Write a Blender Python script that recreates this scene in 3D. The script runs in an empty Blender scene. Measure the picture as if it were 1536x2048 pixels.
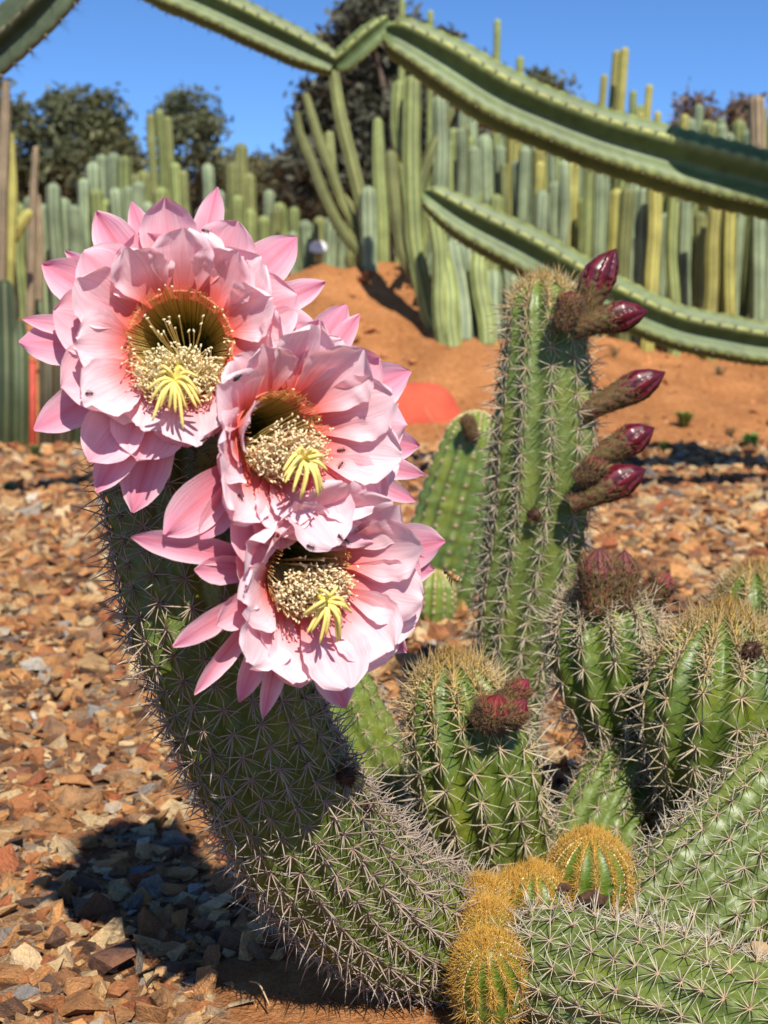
import bpy, bmesh, math, random
import numpy as np
from mathutils import Vector, Matrix

random.seed(7)
RNG = np.random.default_rng(7)
SC = bpy.context.scene
COL = SC.collection
R_ = math.radians

# ------------------------------------------------------------------ camera
W_PX, H_PX, F_PX = 1536, 2048, 2600.0
CAM_H, PITCH = 0.56, R_(8.4)
CAM_P = np.array((0.0, 0.0, CAM_H))
FWD = np.array((0.0, math.cos(PITCH), -math.sin(PITCH)))
RGT = np.array((1.0, 0.0, 0.0))
UPV = np.array((0.0, math.sin(PITCH), math.cos(PITCH)))
cd = bpy.data.cameras.new('camera')
cd.sensor_fit = 'VERTICAL'
cd.sensor_height = 36.0
cd.sensor_width = 27.0
cd.lens = F_PX / H_PX * 36.0
cd.clip_start, cd.clip_end = 0.02, 600.0
cd.dof.use_dof = True
cd.dof.focus_distance = 0.98
cd.dof.aperture_fstop = 10.5
cam = bpy.data.objects.new('camera', cd)
COL.objects.link(cam)
cam.location = CAM_P
cam.rotation_euler = (math.pi / 2 - PITCH, 0, 0)
SC.camera = cam

# ------------------------------------------------------------------ sky and sun
SUN_TO = np.array((0.185, -0.60, 0.78))
SUN_TO = SUN_TO / np.linalg.norm(SUN_TO)
wd = bpy.data.worlds.new('World')
SC.world = wd
wd.use_nodes = True
nt = wd.node_tree
bg = nt.nodes['Background']
sky = nt.nodes.new('ShaderNodeTexSky')
sky.sky_type = 'NISHITA'
sky.sun_disc = False
sky.sun_elevation = math.asin(SUN_TO[2])
sky.sun_rotation = math.atan2(SUN_TO[0], SUN_TO[1])
sky.altitude = 4000
sky.air_density = 1.0
sky.dust_density = 0.0
sky.ozone_density = 8.0
hs = nt.nodes.new('ShaderNodeHueSaturation')
hs.inputs['Saturation'].default_value = 1.06
nt.links.new(sky.outputs['Color'], hs.inputs['Color'])
nt.links.new(hs.outputs['Color'], bg.inputs['Color'])
bg.inputs['Strength'].default_value = 0.115
sd = bpy.data.lights.new('sun', 'SUN')
sd.energy = 5.0
sd.angle = R_(0.5)
sd.color = (1.0, 0.94, 0.84)
sun = bpy.data.objects.new('sun', sd)
COL.objects.link(sun)
sun.location = (2, -3, 5)
sun.rotation_euler = Vector(SUN_TO).to_track_quat('Z', 'Y').to_euler()
SC.view_settings.view_transform = 'Standard'
SC.view_settings.look = 'None'
SC.view_settings.exposure = 0.55
SC.view_settings.gamma = 1.0
SC.cycles.use_denoising = True
SC.cycles.max_bounces = 8
SC.cycles.transparent_max_bounces = 8


def P(px, py, d):
    """photo pixel + depth along the view axis -> world point"""
    return CAM_P + d * (FWD + (px - W_PX / 2) / F_PX * RGT + (H_PX / 2 - py) / F_PX * UPV)


def pix(p):
    q = np.asarray(p) - CAM_P
    d = q @ FWD
    return np.stack([W_PX / 2 + F_PX * (q @ RGT) / d, H_PX / 2 - F_PX * (q @ UPV) / d], -1)


def G(px, py, z=0.0):
    v = FWD + (px - W_PX / 2) / F_PX * RGT + (H_PX / 2 - py) / F_PX * UPV
    return CAM_P + v * ((z - CAM_H) / v[2])


def norm(v):
    v = np.asarray(v, float)
    return v / (np.linalg.norm(v, axis=-1, keepdims=True) + 1e-12)


def sstep(a, b, x):
    t = np.clip((np.asarray(x, float) - a) / (b - a), 0, 1)
    return t * t * (3 - 2 * t)


# ------------------------------------------------------------------ mesh helpers
def mk(name, verts, faces, mat, parent=None, cols=None, uvs=None, smooth=True):
    """one mesh object; faces is a list of (n,k) index arrays; cols per vertex (n,3); uvs per vertex (n,2)"""
    me = bpy.data.meshes.new(name)
    verts = np.asarray(verts, np.float32)
    if not isinstance(faces, (list, tuple)):
        faces = [faces]
    faces = [np.asarray(f, np.int32) for f in faces if len(f)]
    tot = np.concatenate([np.full(len(f), f.shape[1], np.int32) for f in faces])
    idx = np.concatenate([f.ravel() for f in faces])
    me.vertices.add(len(verts))
    me.vertices.foreach_set('co', verts.ravel())
    me.loops.add(len(idx))
    me.loops.foreach_set('vertex_index', idx)
    me.polygons.add(len(tot))
    st = np.zeros(len(tot), np.int32)
    st[1:] = np.cumsum(tot)[:-1]
    me.polygons.foreach_set('loop_start', st)
    me.polygons.foreach_set('loop_total', tot)
    me.polygons.foreach_set('use_smooth', np.full(len(tot), smooth))
    me.update(calc_edges=True)
    if cols is not None:
        a = me.color_attributes.new('Col', 'FLOAT_COLOR', 'POINT')
        c = np.ones((len(verts), 4), np.float32)
        c[:, :3] = cols
        a.data.foreach_set('color', c.ravel())
    if uvs is not None:
        l = me.uv_layers.new(name='UVMap')
        l.data.foreach_set('uv', np.asarray(uvs, np.float32)[idx].ravel())
    if mat is not None:
        me.materials.append(mat)
    o = bpy.data.objects.new(name, me)
    COL.objects.link(o)
    if parent is not None:
        o.parent = parent
    return o


class Acc:
    """collects pieces for one mesh"""
    def __init__(self):
        self.v, self.f3, self.f4, self.c, self.n = [], [], [], [], 0

    def add(self, v, f, c=None):
        v = np.asarray(v, float).reshape(-1, 3)
        f = np.asarray(f, int)
        (self.f3 if f.shape[1] == 3 else self.f4).append(f + self.n)
        self.v.append(v)
        self.c.append(np.broadcast_to(np.asarray(c if c is not None else (1, 1, 1), float), (len(v), 3)))
        self.n += len(v)

    def build(self, name, mat, parent=None, smooth=True, kind=None):
        fs = []
        if self.f3:
            fs.append(np.concatenate(self.f3))
        if self.f4:
            fs.append(np.concatenate(self.f4))
        o = mk(name, np.concatenate(self.v), fs, mat, parent, np.concatenate(self.c), smooth=smooth)
        if kind:
            o['kind'] = kind
        return o


def thing(name, label, cat, loc=(0, 0, 0), group=None):
    o = bpy.data.objects.new(name, None)
    COL.objects.link(o)
    o.empty_display_size = 0.02
    return tag(o, label, cat, group)


def tag(o, label=None, cat=None, group=None, kind=None):
    if label:
        o['label'] = label
    if cat:
        o['category'] = cat
    if group:
        o['group'] = group
    if kind:
        o['kind'] = kind
    return o


def spline(pts, n):
    """Catmull-Rom through rows of pts -> n rows evenly along length"""
    pts = np.asarray(pts, float)
    p = np.vstack([2 * pts[0] - pts[1], pts, 2 * pts[-1] - pts[-2]])
    out = []
    for i in range(1, len(p) - 2):
        t = np.linspace(0, 1, 24, endpoint=False)[:, None]
        a, b, c, d = p[i - 1], p[i], p[i + 1], p[i + 2]
        out.append(0.5 * (2 * b + (c - a) * t + (2 * a - 5 * b + 4 * c - d) * t ** 2 + (3 * b - a - 3 * c + d) * t ** 3))
    out.append(pts[-1][None])
    q = np.vstack(out)
    s = np.r_[0, np.cumsum(np.linalg.norm(np.diff(q[:, :3], axis=0), axis=1))]
    t = np.linspace(0, s[-1], n)
    return np.stack([np.interp(t, s, q[:, k]) for k in range(q.shape[1])], 1)


def frames(c, ref=None):
    """parallel-transport frames along a polyline"""
    t = norm(np.gradient(c, axis=0))
    r = np.array(ref if ref is not None else (0, -1, 0.05), float)
    n = np.zeros_like(t)
    n0 = norm(r - (r @ t[0]) * t[0])
    for i in range(len(c)):
        n0 = norm(n0 - (n0 @ t[i]) * t[i])
        n[i] = n0
    return t, n, np.cross(t, n)


def tube(path, radii, sides=6, cap=True):
    path = np.asarray(path, float)
    radii = np.broadcast_to(np.asarray(radii, float), (len(path),))
    t, n, b = frames(path, (0.3, -0.8, 0.52))
    a = np.arange(sides) * 2 * math.pi / sides
    ring = n[:, None] * np.cos(a)[None, :, None] + b[:, None] * np.sin(a)[None, :, None]
    v = (path[:, None] + ring * radii[:, None, None]).reshape(-1, 3)
    m = len(path)
    i, j = np.meshgrid(np.arange(m - 1), np.arange(sides), indexing='ij')
    j2 = (j + 1) % sides
    f = np.stack([i * sides + j, i * sides + j2, (i + 1) * sides + j2, (i + 1) * sides + j], -1).reshape(-1, 4)
    if cap:
        v = np.vstack([v, path[:1] - t[:1] * radii[0] * .3, path[-1:] + t[-1:] * radii[-1] * .6])
        k = np.arange(sides)
        k2 = (k + 1) % sides
        e = np.full(sides, m * sides)
        f = np.vstack([f, np.stack([e, k2, k, k], -1)[:0]])
        tri = np.vstack([np.stack([e, k2, k], -1), np.stack([e + 1, (m - 1) * sides + k, (m - 1) * sides + k2], -1)])
        return v, f, tri
    return v, f, np.zeros((0, 3), int)


def add_tube(acc, path, radii, sides=6, c=None, cap=True):
    v, f, tri = tube(path, radii, sides, cap)
    n0 = acc.n
    acc.add(v, f, c)
    if len(tri):
        acc.f3.append(tri + n0)


_ico = {}


def ico(sub):
    if sub not in _ico:
        bm = bmesh.new()
        bmesh.ops.create_icosphere(bm, subdivisions=sub, radius=1.0)
        bm.verts.ensure_lookup_table()
        v = np.array([q.co[:] for q in bm.verts])
        f = np.array([[x.index for x in q.verts] for q in bm.faces])
        bm.free()
        _ico[sub] = (v, f)
    return _ico[sub]


def blob(acc, c, axes, sub=1, col=None):
    v, f = ico(sub)
    acc.add(np.asarray(c) + v @ np.asarray(axes), f, col)


# ------------------------------------------------------------------ materials
def new_mat(name):
    m = bpy.data.materials.new(name)
    m.use_nodes = True
    t = m.node_tree
    return m, t, t.nodes['Principled BSDF'], t.nodes['Material Output']


def N(t, kind, **kw):
    n = t.nodes.new(kind)
    for k, v in kw.items():
        if k.startswith('i_'):
            n.inputs[k[2:].replace('_', ' ')].default_value = v
        else:
            setattr(n, k, v)
    return n


def ramp(t, fac, stops, interp='LINEAR'):
    r = t.nodes.new('ShaderNodeValToRGB')
    r.color_ramp.interpolation = interp
    e = r.color_ramp.elements
    while len(e) < len(stops):
        e.new(0.5)
    for el, (p, c) in zip(e, stops):
        el.position = p
        el.color = (*c, 1) if len(c) == 3 else c
    t.links.new(fac, r.inputs['Fac'])
    return r.outputs['Color']


def mix(t, a, b, fac, mode='MIX'):
    n = t.nodes.new('ShaderNodeMix')
    n.data_type = 'RGBA'
    n.blend_type = mode
    for s, v in ((n.inputs[6], a), (n.inputs[7], b), (n.inputs[0], fac)):
        if hasattr(v, 'links') or isinstance(v, bpy.types.NodeSocket):
            t.links.new(v, s)
        else:
            s.default_value = (*v, 1) if isinstance(v, tuple) and len(v) == 3 else v
    return n.outputs[2]


def math_(t, op, a, b=None, c=None):
    n = t.nodes.new('ShaderNodeMath')
    n.operation = op
    for i, v in enumerate((a, b, c)):
        if v is None:
            continue
        if isinstance(v, bpy.types.NodeSocket):
            t.links.new(v, n.inputs[i])
        else:
            n.inputs[i].default_value = v
    return n.outputs[0]


def noise(t, vec, scale, detail=4, rough=.55):
    n = N(t, 'ShaderNodeTexNoise')
    n.inputs['Scale'].default_value = scale
    n.inputs['Detail'].default_value = detail
    n.inputs['Roughness'].default_value = rough
    if vec is not None:
        t.links.new(vec, n.inputs['Vector'])
    return n.outputs['Fac']


def bump(t, bsdf, h, dist, strength=1.0):
    b = t.nodes.new('ShaderNodeBump')
    b.inputs['Distance'].default_value = dist
    b.inputs['Strength'].default_value = strength
    t.links.new(h, b.inputs['Height'])
    t.links.new(b.outputs['Normal'], bsdf.inputs['Normal'])


def vcol(t):
    a = t.nodes.new('ShaderNodeAttribute')
    a.attribute_name = 'Col'
    return a


def sep(t, c):
    s = t.nodes.new('ShaderNodeSeparateColor')
    t.links.new(c, s.inputs[0])
    return s.outputs


def mat_vcol(name, rough=.6, nscale=60, namt=.35, bumpd=0.0, spec=.3, transl=0.0):
    m, t, b, o = new_mat(name)
    geo = t.nodes.new('ShaderNodeTexCoord')
    nz = noise(t, geo.outputs['Object'], nscale)
    k = ramp(t, nz, [(.25, (1 - namt,) * 3), (.75, (1 + namt * .6,) * 3)])
    c = mix(t, vcol(t).outputs['Color'], k, 1.0, 'MULTIPLY')
    t.links.new(c, b.inputs['Base Color'])
    b.inputs['Roughness'].default_value = rough
    b.inputs['Specular IOR Level'].default_value = spec
    if bumpd:
        bump(t, b, nz, bumpd)
    if transl:
        tr = t.nodes.new('ShaderNodeBsdfTranslucent')
        t.links.new(c, tr.inputs['Color'])
        ms = t.nodes.new('ShaderNodeMixShader')
        ms.inputs[0].default_value = transl
        t.links.new(b.outputs[0], ms.inputs[1])
        t.links.new(tr.outputs[0], ms.inputs[2])
        t.links.new(ms.outputs[0], o.inputs['Surface'])
    return m


def mat_body(name, old=(.066, .098, .010), fresh=(.068, .135, .004), yellow=(.33, .31, .015), pale=(.17, .21, .05), yam=.45, rough=.42):
    """cactus skin: Col.r = rib crest, Col.g = youth near the tip, Col.b = scar"""
    m, t, b, o = new_mat(name)
    tc = t.nodes.new('ShaderNodeTexCoord')
    s = sep(t, vcol(t).outputs['Color'])
    n1 = noise(t, tc.outputs['Object'], 14, 3)
    n2 = noise(t, tc.outputs['Object'], 90, 5)
    base = mix(t, old, fresh, s[1])
    yf = math_(t, 'MULTIPLY', ramp(t, n1, [(.5, (0, 0, 0)), (.72, (1, 1, 1))]), yam)
    base = mix(t, base, yellow, yf)
    pf = math_(t, 'MULTIPLY', ramp(t, n2, [(.42, (0, 0, 0)), (.8, (1, 1, 1))]), .55)
    base = mix(t, base, pale, pf)
    fleck = ramp(t, noise(t, tc.outputs['Object'], 420, 2), [(.3, (.72, .72, .72)), (.6, (1.05, 1.05, 1.05))])
    base = mix(t, base, fleck, 1.0, 'MULTIPLY')
    crest = math_(t, 'MULTIPLY', s[0], .18)
    base = mix(t, base, pale, crest)
    base = mix(t, base, (.16, .10, .05), s[2])
    t.links.new(base, b.inputs['Base Color'])
    b.inputs['Roughness'].default_value = rough
    b.inputs['Specular IOR Level'].default_value = .4
    b.inputs['Subsurface Weight'].default_value = 0.0
    bump(t, b, n2, .0015, .6)
    return m


def mat_petal():
    """Col.r: 0 outer pointed tepal, 1 innermost petal; Col.g random tint; uv: u across, v base->tip"""
    m, t, b, o = new_mat('petal')
    uv = t.nodes.new('ShaderNodeUVMap')
    sx = t.nodes.new('ShaderNodeSeparateXYZ')
    t.links.new(uv.outputs[0], sx.inputs[0])
    u = math_(t, 'ABSOLUTE', math_(t, 'MULTIPLY_ADD', sx.outputs[0], 2.0, -1.0))
    v = sx.outputs[1]
    s = sep(t, vcol(t).outputs['Color'])
    mp = t.nodes.new('ShaderNodeMapping')
    mp.inputs['Scale'].default_value = (30, 1.6, 1)
    t.links.new(uv.outputs[0], mp.inputs['Vector'])
    addv = t.nodes.new('ShaderNodeVectorMath')
    addv.operation = 'MULTIPLY_ADD'
    t.links.new(vcol(t).outputs['Color'], addv.inputs[0])
    addv.inputs[1].default_value = (37, 53, 71)
    t.links.new(mp.outputs[0], addv.inputs[2])
    vein = noise(t, addv.outputs[0], 1.0, 4, .6)
    tc = t.nodes.new('ShaderNodeTexCoord')
    blot = noise(t, tc.outputs['Object'], 45, 3)
    inner = ramp(t, v, [(.0, (.84, .13, .06)), (.20, (.88, .20, .15)), (.40, (.90, .40, .39)), (.58, (.92, .66, .68)), (1.0, (.92, .82, .83))])
    outer = ramp(t, v, [(.0, (.62, .10, .13)), (.35, (.80, .27, .34)), (.75, (.84, .42, .52)), (1.0, (.78, .25, .40))])
    c = mix(t, outer, inner, s[0])
    # pale margins, deeper mid-rib
    e = math_(t, 'MULTIPLY', ramp(t, u, [(.45, (0, 0, 0)), (1.0, (1, 1, 1))]), ramp(t, v, [(.2, (0, 0, 0)), (.55, (1, 1, 1))]))
    c = mix(t, c, (.92, .80, .82), math_(t, 'MULTIPLY', e, .75))
    mid = ramp(t, u, [(.0, (1, 1, 1)), (.22, (0, 0, 0))])
    mid = math_(t, 'MULTIPLY', mid, math_(t, 'MULTIPLY_ADD', s[0], -.55, .65))
    c = mix(t, c, (.80, .17, .20), mid)
    vk = ramp(t, vein, [(.3, (.86, .74, .77)), (.62, (1.03, 1.03, 1.03))])
    c = mix(t, c, vk, .8, 'MULTIPLY')
    bk = ramp(t, blot, [(.3, (.95, .88, .90)), (.7, (1.03, 1.03, 1.03))])
    c = mix(t, c, bk, 1.0, 'MULTIPLY')
    tint = math_(t, 'MULTIPLY', s[1], .35)
    c = mix(t, c, (.86, .34, .44), tint)
    t.links.new(c, b.inputs['Base Color'])
    b.inputs['Roughness'].default_value = .62
    b.inputs['Specular IOR Level'].default_value = .25
    b.inputs['Sheen Weight'].default_value = .15
    bump(t, b, vein, .0006, .7)
    tr = t.nodes.new('ShaderNodeBsdfTranslucent')
    tcx = mix(t, c, (1.0, .62, .66), 1.0, 'MULTIPLY')
    t.links.new(tcx, tr.inputs['Color'])
    ms = t.nodes.new('ShaderNodeMixShader')
    ms.inputs[0].default_value = .36
    t.links.new(b.outputs[0], ms.inputs[1])
    t.links.new(tr.outputs[0], ms.inputs[2])
    t.links.new(ms.outputs[0], o.inputs['Surface'])
    return m


def mat_ground():
    m, t, b, o = new_mat('ground')
    geo = t.nodes.new('ShaderNodeNewGeometry')
    pos = geo.outputs['Position']
    s = sep(t, vcol(t).outputs['Color'])
    n1 = noise(t, pos, 3, 6)
    n2 = noise(t, pos, 38, 6, .65)
    n3 = noise(t, pos, 260, 4, .7)
    soil = ramp(t, n2, [(.25, (.36, .14, .05)), (.5, (.58, .25, .088)), (.78, (.70, .36, .16))])
    soil = mix(t, soil, ramp(t, n1, [(.3, (.70, .66, .62)), (.7, (1.1, 1.1, 1.1))]), 1.0, 'MULTIPLY')
    grit = ramp(t, n3, [(.3, (.65, .62, .6)), (.7, (1.12, 1.12, 1.12))])
    soil = mix(t, soil, grit, 1.0, 'MULTIPLY')
    vo = t.nodes.new('ShaderNodeTexVoronoi')
    vo.inputs['Scale'].default_value = 42
    t.links.new(pos, vo.inputs['Vector'])
    gv = ramp(t, sep(t, vo.outputs['Color'])[0], [(.0, (.10, .05, .028)), (.35, (.26, .115, .05)), (.6, (.36, .19, .085)), (.85, (.42, .29, .17)), (1.0, (.30, .26, .21))])
    gv = mix(t, gv, grit, 1.0, 'MULTIPLY')
    c = mix(t, gv, soil, s[0])
    t.links.new(c, b.inputs['Base Color'])
    b.inputs['Roughness'].default_value = .95
    b.inputs['Specular IOR Level'].default_value = .15
    h = math_(t, 'MULTIPLY_ADD', n3, .3, n2)
    bump(t, b, h, .03, .9)
    return m


def mat_stone(name):
    m, t, b, o = new_mat(name)
    tc = t.nodes.new('ShaderNodeTexCoord')
    oi = t.nodes.new('ShaderNodeObjectInfo')
    off = t.nodes.new('ShaderNodeVectorMath')
    off.operation = 'MULTIPLY_ADD'
    t.links.new(oi.outputs['Location'], off.inputs[0])
    off.inputs[1].default_value = (91, 57, 33)
    geo = t.nodes.new('ShaderNodeNewGeometry')
    t.links.new(geo.outputs['Position'], off.inputs[2])
    n1 = noise(t, off.outputs[0], 55, 6, .65)
    n2 = noise(t, off.outputs[0], 320, 4, .7)
    a = vcol(t)
    base = mix(t, a.outputs['Color'], oi.outputs['Color'], 1.0, 'MULTIPLY')
    k = ramp(t, n1, [(.26, (.42, .36, .32)), (.48, (.95, .92, .9)), (.75, (1.35, 1.2, 1.02))])
    base = mix(t, base, k, 1.0, 'MULTIPLY')
    base = mix(t, base, (.36, .14, .045), math_(t, 'MULTIPLY', ramp(t, noise(t, off.outputs[0], 30, 4), [(.52, (0, 0, 0)), (.66, (1, 1, 1))]), .22))
    base = mix(t, base, ramp(t, n2, [(.3, (.75, .75, .75)), (.7, (1.12, 1.12, 1.12))]), 1.0, 'MULTIPLY')
    t.links.new(base, b.inputs['Base Color'])
    b.inputs['Roughness'].default_value = .78
    b.inputs['Specular IOR Level'].default_value = .3
    bump(t, b, math_(t, 'MULTIPLY_ADD', n2, .5, n1), .010, 1.0)
    return m


def mat_plain(name, c, rough=.6, spec=.3, nscale=30, namt=.3, bumpd=0.0, coat=0.0):
    m, t, b, o = new_mat(name)
    tc = t.nodes.new('ShaderNodeTexCoord')
    nz = noise(t, tc.outputs['Object'], nscale, 5)
    k = ramp(t, nz, [(.25, (1 - namt,) * 3), (.75, (1 + namt * .7,) * 3)])
    t.links.new(mix(t, c, k, 1.0, 'MULTIPLY'), b.inputs['Base Color'])
    b.inputs['Roughness'].default_value = rough
    b.inputs['Specular IOR Level'].default_value = spec
    b.inputs['Coat Weight'].default_value = coat
    b.inputs['Coat Roughness'].default_value = .15
    if bumpd:
        bump(t, b, nz, bumpd)
    return m


M = {}
M['body'] = mat_body('cactus_skin')
M['body_pale'] = mat_body('cactus_skin_pale', old=(.095, .132, .026), fresh=(.11, .18, .010), pale=(.20, .24, .075), yam=.28)
M['body_back'] = mat_body('cactus_skin_back', old=(.07, .12, .03), fresh=(.16, .22, .02), yam=.4)
M['spine'] = mat_vcol('spine', .5, 300, .15, transl=.15)
M['felt'] = mat_vcol('areole_felt', .9, 500, .3)
M['petal'] = mat_petal()
M['throat'] = mat_vcol('flower_throat', .55, 60, .2, transl=.25)
M['stamen'] = mat_vcol('stamen', .5, 200, .08, transl=.18)
M['tubeskin'] = mat_vcol('flower_tube_skin', .7, 120, .4, bumpd=.001)
M['hair'] = mat_vcol('bud_hair', .8, 300, .3, transl=.2)
M['bud'] = mat_vcol('bud_tepal', .34, 50, .25, spec=.5)
M['ground'] = mat_ground()
M['stone'] = mat_stone('stone')
M['bgskin'] = mat_vcol('column_skin', .6, 9, .30, spec=.3)
M['armskin'] = mat_vcol('arm_skin', .5, 22, .28, bumpd=.002, spec=.35)
M['leaf'] = mat_vcol('tree_leaf', .6, 4, .35, transl=.2)
M['bark'] = mat_plain('bark', (.13, .095, .07), .9, .2, 14, .45, .02)
M['dry'] = mat_plain('dried_scar', (.075, .04, .025), .95, .1, 200, .5, .002)
M['boulder'] = mat_plain('red_boulder', (.50, .085, .045), .8, .2, 9, .22, .006)
M['stake'] = mat_plain('red_stake', (.48, .07, .045), .6, .3, 30, .3)
M['insect'] = mat_vcol('insect', .4, 600, .2, spec=.5)
M['wing'] = mat_plain('insect_wing', (.30, .25, .18), .3, .5)
_t = M['wing'].node_tree
_tr = _t.nodes.new('ShaderNodeBsdfTransparent')
_ms = _t.nodes.new('ShaderNodeMixShader')
_ms.inputs[0].default_value = .72
_t.links.new(_t.nodes['Principled BSDF'].outputs[0], _ms.inputs[1])
_t.links.new(_tr.outputs[0], _ms.inputs[2])
_t.links.new(_ms.outputs[0], _t.nodes['Material Output'].inputs['Surface'])
M['weed'] = mat_vcol('weed_leaf', .6, 40, .3, transl=.3)
M['white'] = mat_plain('white_petal', (.85, .84, .80), .6, .2)
M['straw'] = mat_plain('straw', (.42, .28, .15), .8, .2, 60, .3)


# ------------------------------------------------------------------ terrain
def hash_noise(x, y, s, seed=0):
    x = np.asarray(x, float) * s
    y = np.asarray(y, float) * s
    xi, yi = np.floor(x).astype(int), np.floor(y).astype(int)
    xf, yf = x - xi, y - yi
    u, v = xf * xf * (3 - 2 * xf), yf * yf * (3 - 2 * yf)

    def h(a, b):
        n = (a * 374761393 + b * 668265263 + seed * 974711) & 0x7fffffff
        n = ((n ^ (n >> 13)) * 1274126177) & 0x7fffffff
        return ((n ^ (n >> 16)) & 0xffff) / 65535.0
    return (h(xi, yi) * (1 - u) + h(xi + 1, yi) * u) * (1 - v) + (h(xi, yi + 1) * (1 - u) + h(xi + 1, yi + 1) * u) * v


def zt(x, y):
    x, y = np.asarray(x, float), np.asarray(y, float)
    A = np.interp(x / np.maximum(y, .5) * 8.8, [-5, -2.4, -1.7, -.9, -.4, .35, .9, 1.6, 2.4, 5], [.45, .5, .55, .70, .90, .88, .55, .40, .36, .4])
    e0 = 6.0 + .5 * (hash_noise(x, y * 0, .9, 3) - .5)
    z = A * sstep(0, 1, (y - e0) / 2.9) ** .85
    z = z + (.16 * (hash_noise(x, y, 1.1, 5) - .5) + .10 * (hash_noise(x, y, 2.7, 8) - .5) + .045 * (hash_noise(x, y, 7.1, 9) - .5)) * sstep(5.8, 7.2, y)
    z = z + .018 * (hash_noise(x, y, 2.3, 1) - .5) + .007 * (hash_noise(x, y, 9, 2) - .5)
    return z


def soil_mask(x, y):
    x, y = np.asarray(x, float), np.asarray(y, float)
    edge = 5.75 + .55 * (hash_noise(x, y, 1.6, 11) - .5) + .25 * (hash_noise(x, y, 6, 12) - .5)
    a = sstep(-.15, .25, y - edge)
    c = G(720, 2060)
    d = np.hypot((x - c[0] - .03) / .20, (y - c[1] - .03) / .17) + .5 * (hash_noise(x, y, 14, 4) - .5)
    return np.maximum(a, 1 - sstep(.75, 1.1, d))


xs = np.unique(np.r_[np.linspace(-60, -6, 16), np.linspace(-6, 6, 170), np.linspace(6, 60, 16)])
ys = np.unique(np.r_[np.linspace(-6, .5, 10), np.linspace(.5, 3, 90), np.linspace(3, 11, 110), np.linspace(11, 110, 30)])
gx, gy = np.meshgrid(xs, ys)
gz = zt(gx, gy)
gv = np.stack([gx, gy, gz], -1).reshape(-1, 3)
nx, ny = len(xs), len(ys)
ii, jj = np.meshgrid(np.arange(ny - 1), np.arange(nx - 1), indexing='ij')
gf = np.stack([ii * nx + jj, ii * nx + jj + 1, (ii + 1) * nx + jj + 1, (ii + 1) * nx + jj], -1).reshape(-1, 4)
sm = soil_mask(gx, gy).reshape(-1)
ground = mk('ground', gv, gf, M['ground'], cols=np.stack([sm, sm, sm], 1))
ground['kind'] = 'structure'

# ------------------------------------------------------------------ stones
def chip(seed, flat):
    r = np.random.default_rng(seed)
    bm = bmesh.new()
    p = r.uniform(-1, 1, (11, 3))
    p = p / np.maximum(np.abs(p).max(1, keepdims=True), .3) * r.uniform(.75, 1.0, (11, 1))
    p[:, 1] *= r.uniform(.5, .95)
    p[:, 2] *= flat
    vs = [bm.verts.new(q) for q in p]
    res = bmesh.ops.convex_hull(bm, input=vs)
    bmesh.ops.delete(bm, geom=[g for g in res['geom_interior'] if isinstance(g, bmesh.types.BMVert)], context='VERTS')
    bmesh.ops.triangulate(bm, faces=bm.faces[:])
    bm.verts.ensure_lookup_table()
    bm.verts.index_update()
    v = np.array([q.co[:] for q in bm.verts])
    f = np.array([[a.index for a in q.verts] for q in bm.faces])
    bm.free()
    return v, f


CHIPS = [chip(100 + k, random.uniform(.28, .75)) for k in range(28)]
PAL = np.array([(.56, .29, .11), (.48, .235, .09), (.62, .38, .17), (.40, .165, .065), (.64, .47, .27), (.25, .12, .06), (.58, .43, .23),
                (.28, .17, .10), (.24, .21, .18), (.13, .075, .05), (.54, .44, .32), (.38, .13, .055), (.33, .29, .24), (.62, .56, .46)])
PALW = np.array([18, 17, 14, 11, 7, 7, 8, 7, 2.2, 5, 1.6, 7, 1.6, .5])
PALW = PALW / PALW.sum()


def rand_rot(n, rng, tilt):
    yaw = rng.uniform(0, 2 * math.pi, n)
    tx, ty = rng.normal(0, tilt, n), rng.normal(0, tilt, n)
    cy, sy = np.cos(yaw), np.sin(yaw)
    Rz = np.zeros((n, 3, 3))
    Rz[:, 0, 0], Rz[:, 0, 1], Rz[:, 1, 0], Rz[:, 1, 1], Rz[:, 2, 2] = cy, -sy, sy, cy, 1
    Rx = np.zeros((n, 3, 3))
    Rx[:, 0, 0], Rx[:, 1, 1], Rx[:, 1, 2], Rx[:, 2, 1], Rx[:, 2, 2] = 1, np.cos(tx), -np.sin(tx), np.sin(tx), np.cos(tx)
    Ry = np.zeros((n, 3, 3))
    Ry[:, 1, 1], Ry[:, 0, 0], Ry[:, 0, 2], Ry[:, 2, 0], Ry[:, 2, 2] = 1, np.cos(ty), np.sin(ty), -np.sin(ty), np.cos(ty)
    return Rx @ Ry @ Rz


def scatter(n, y0, y1, smin, smed, smax, rng, power=1.0):
    y = y0 + (y1 - y0) * rng.uniform(0, 1, n) ** power
    half = .34 * y + .12
    x = rng.uniform(-1, 1, n) * half
    s = np.clip(smed * np.exp(rng.normal(0, .55, n)), smin, smax)
    keep = soil_mask(x, y) < rng.uniform(.35, .75, n)
    small = (rng.uniform(0, 1, n) < .10) & (s < smed)
    keep |= small
    return x[keep], y[keep], s[keep]


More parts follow.
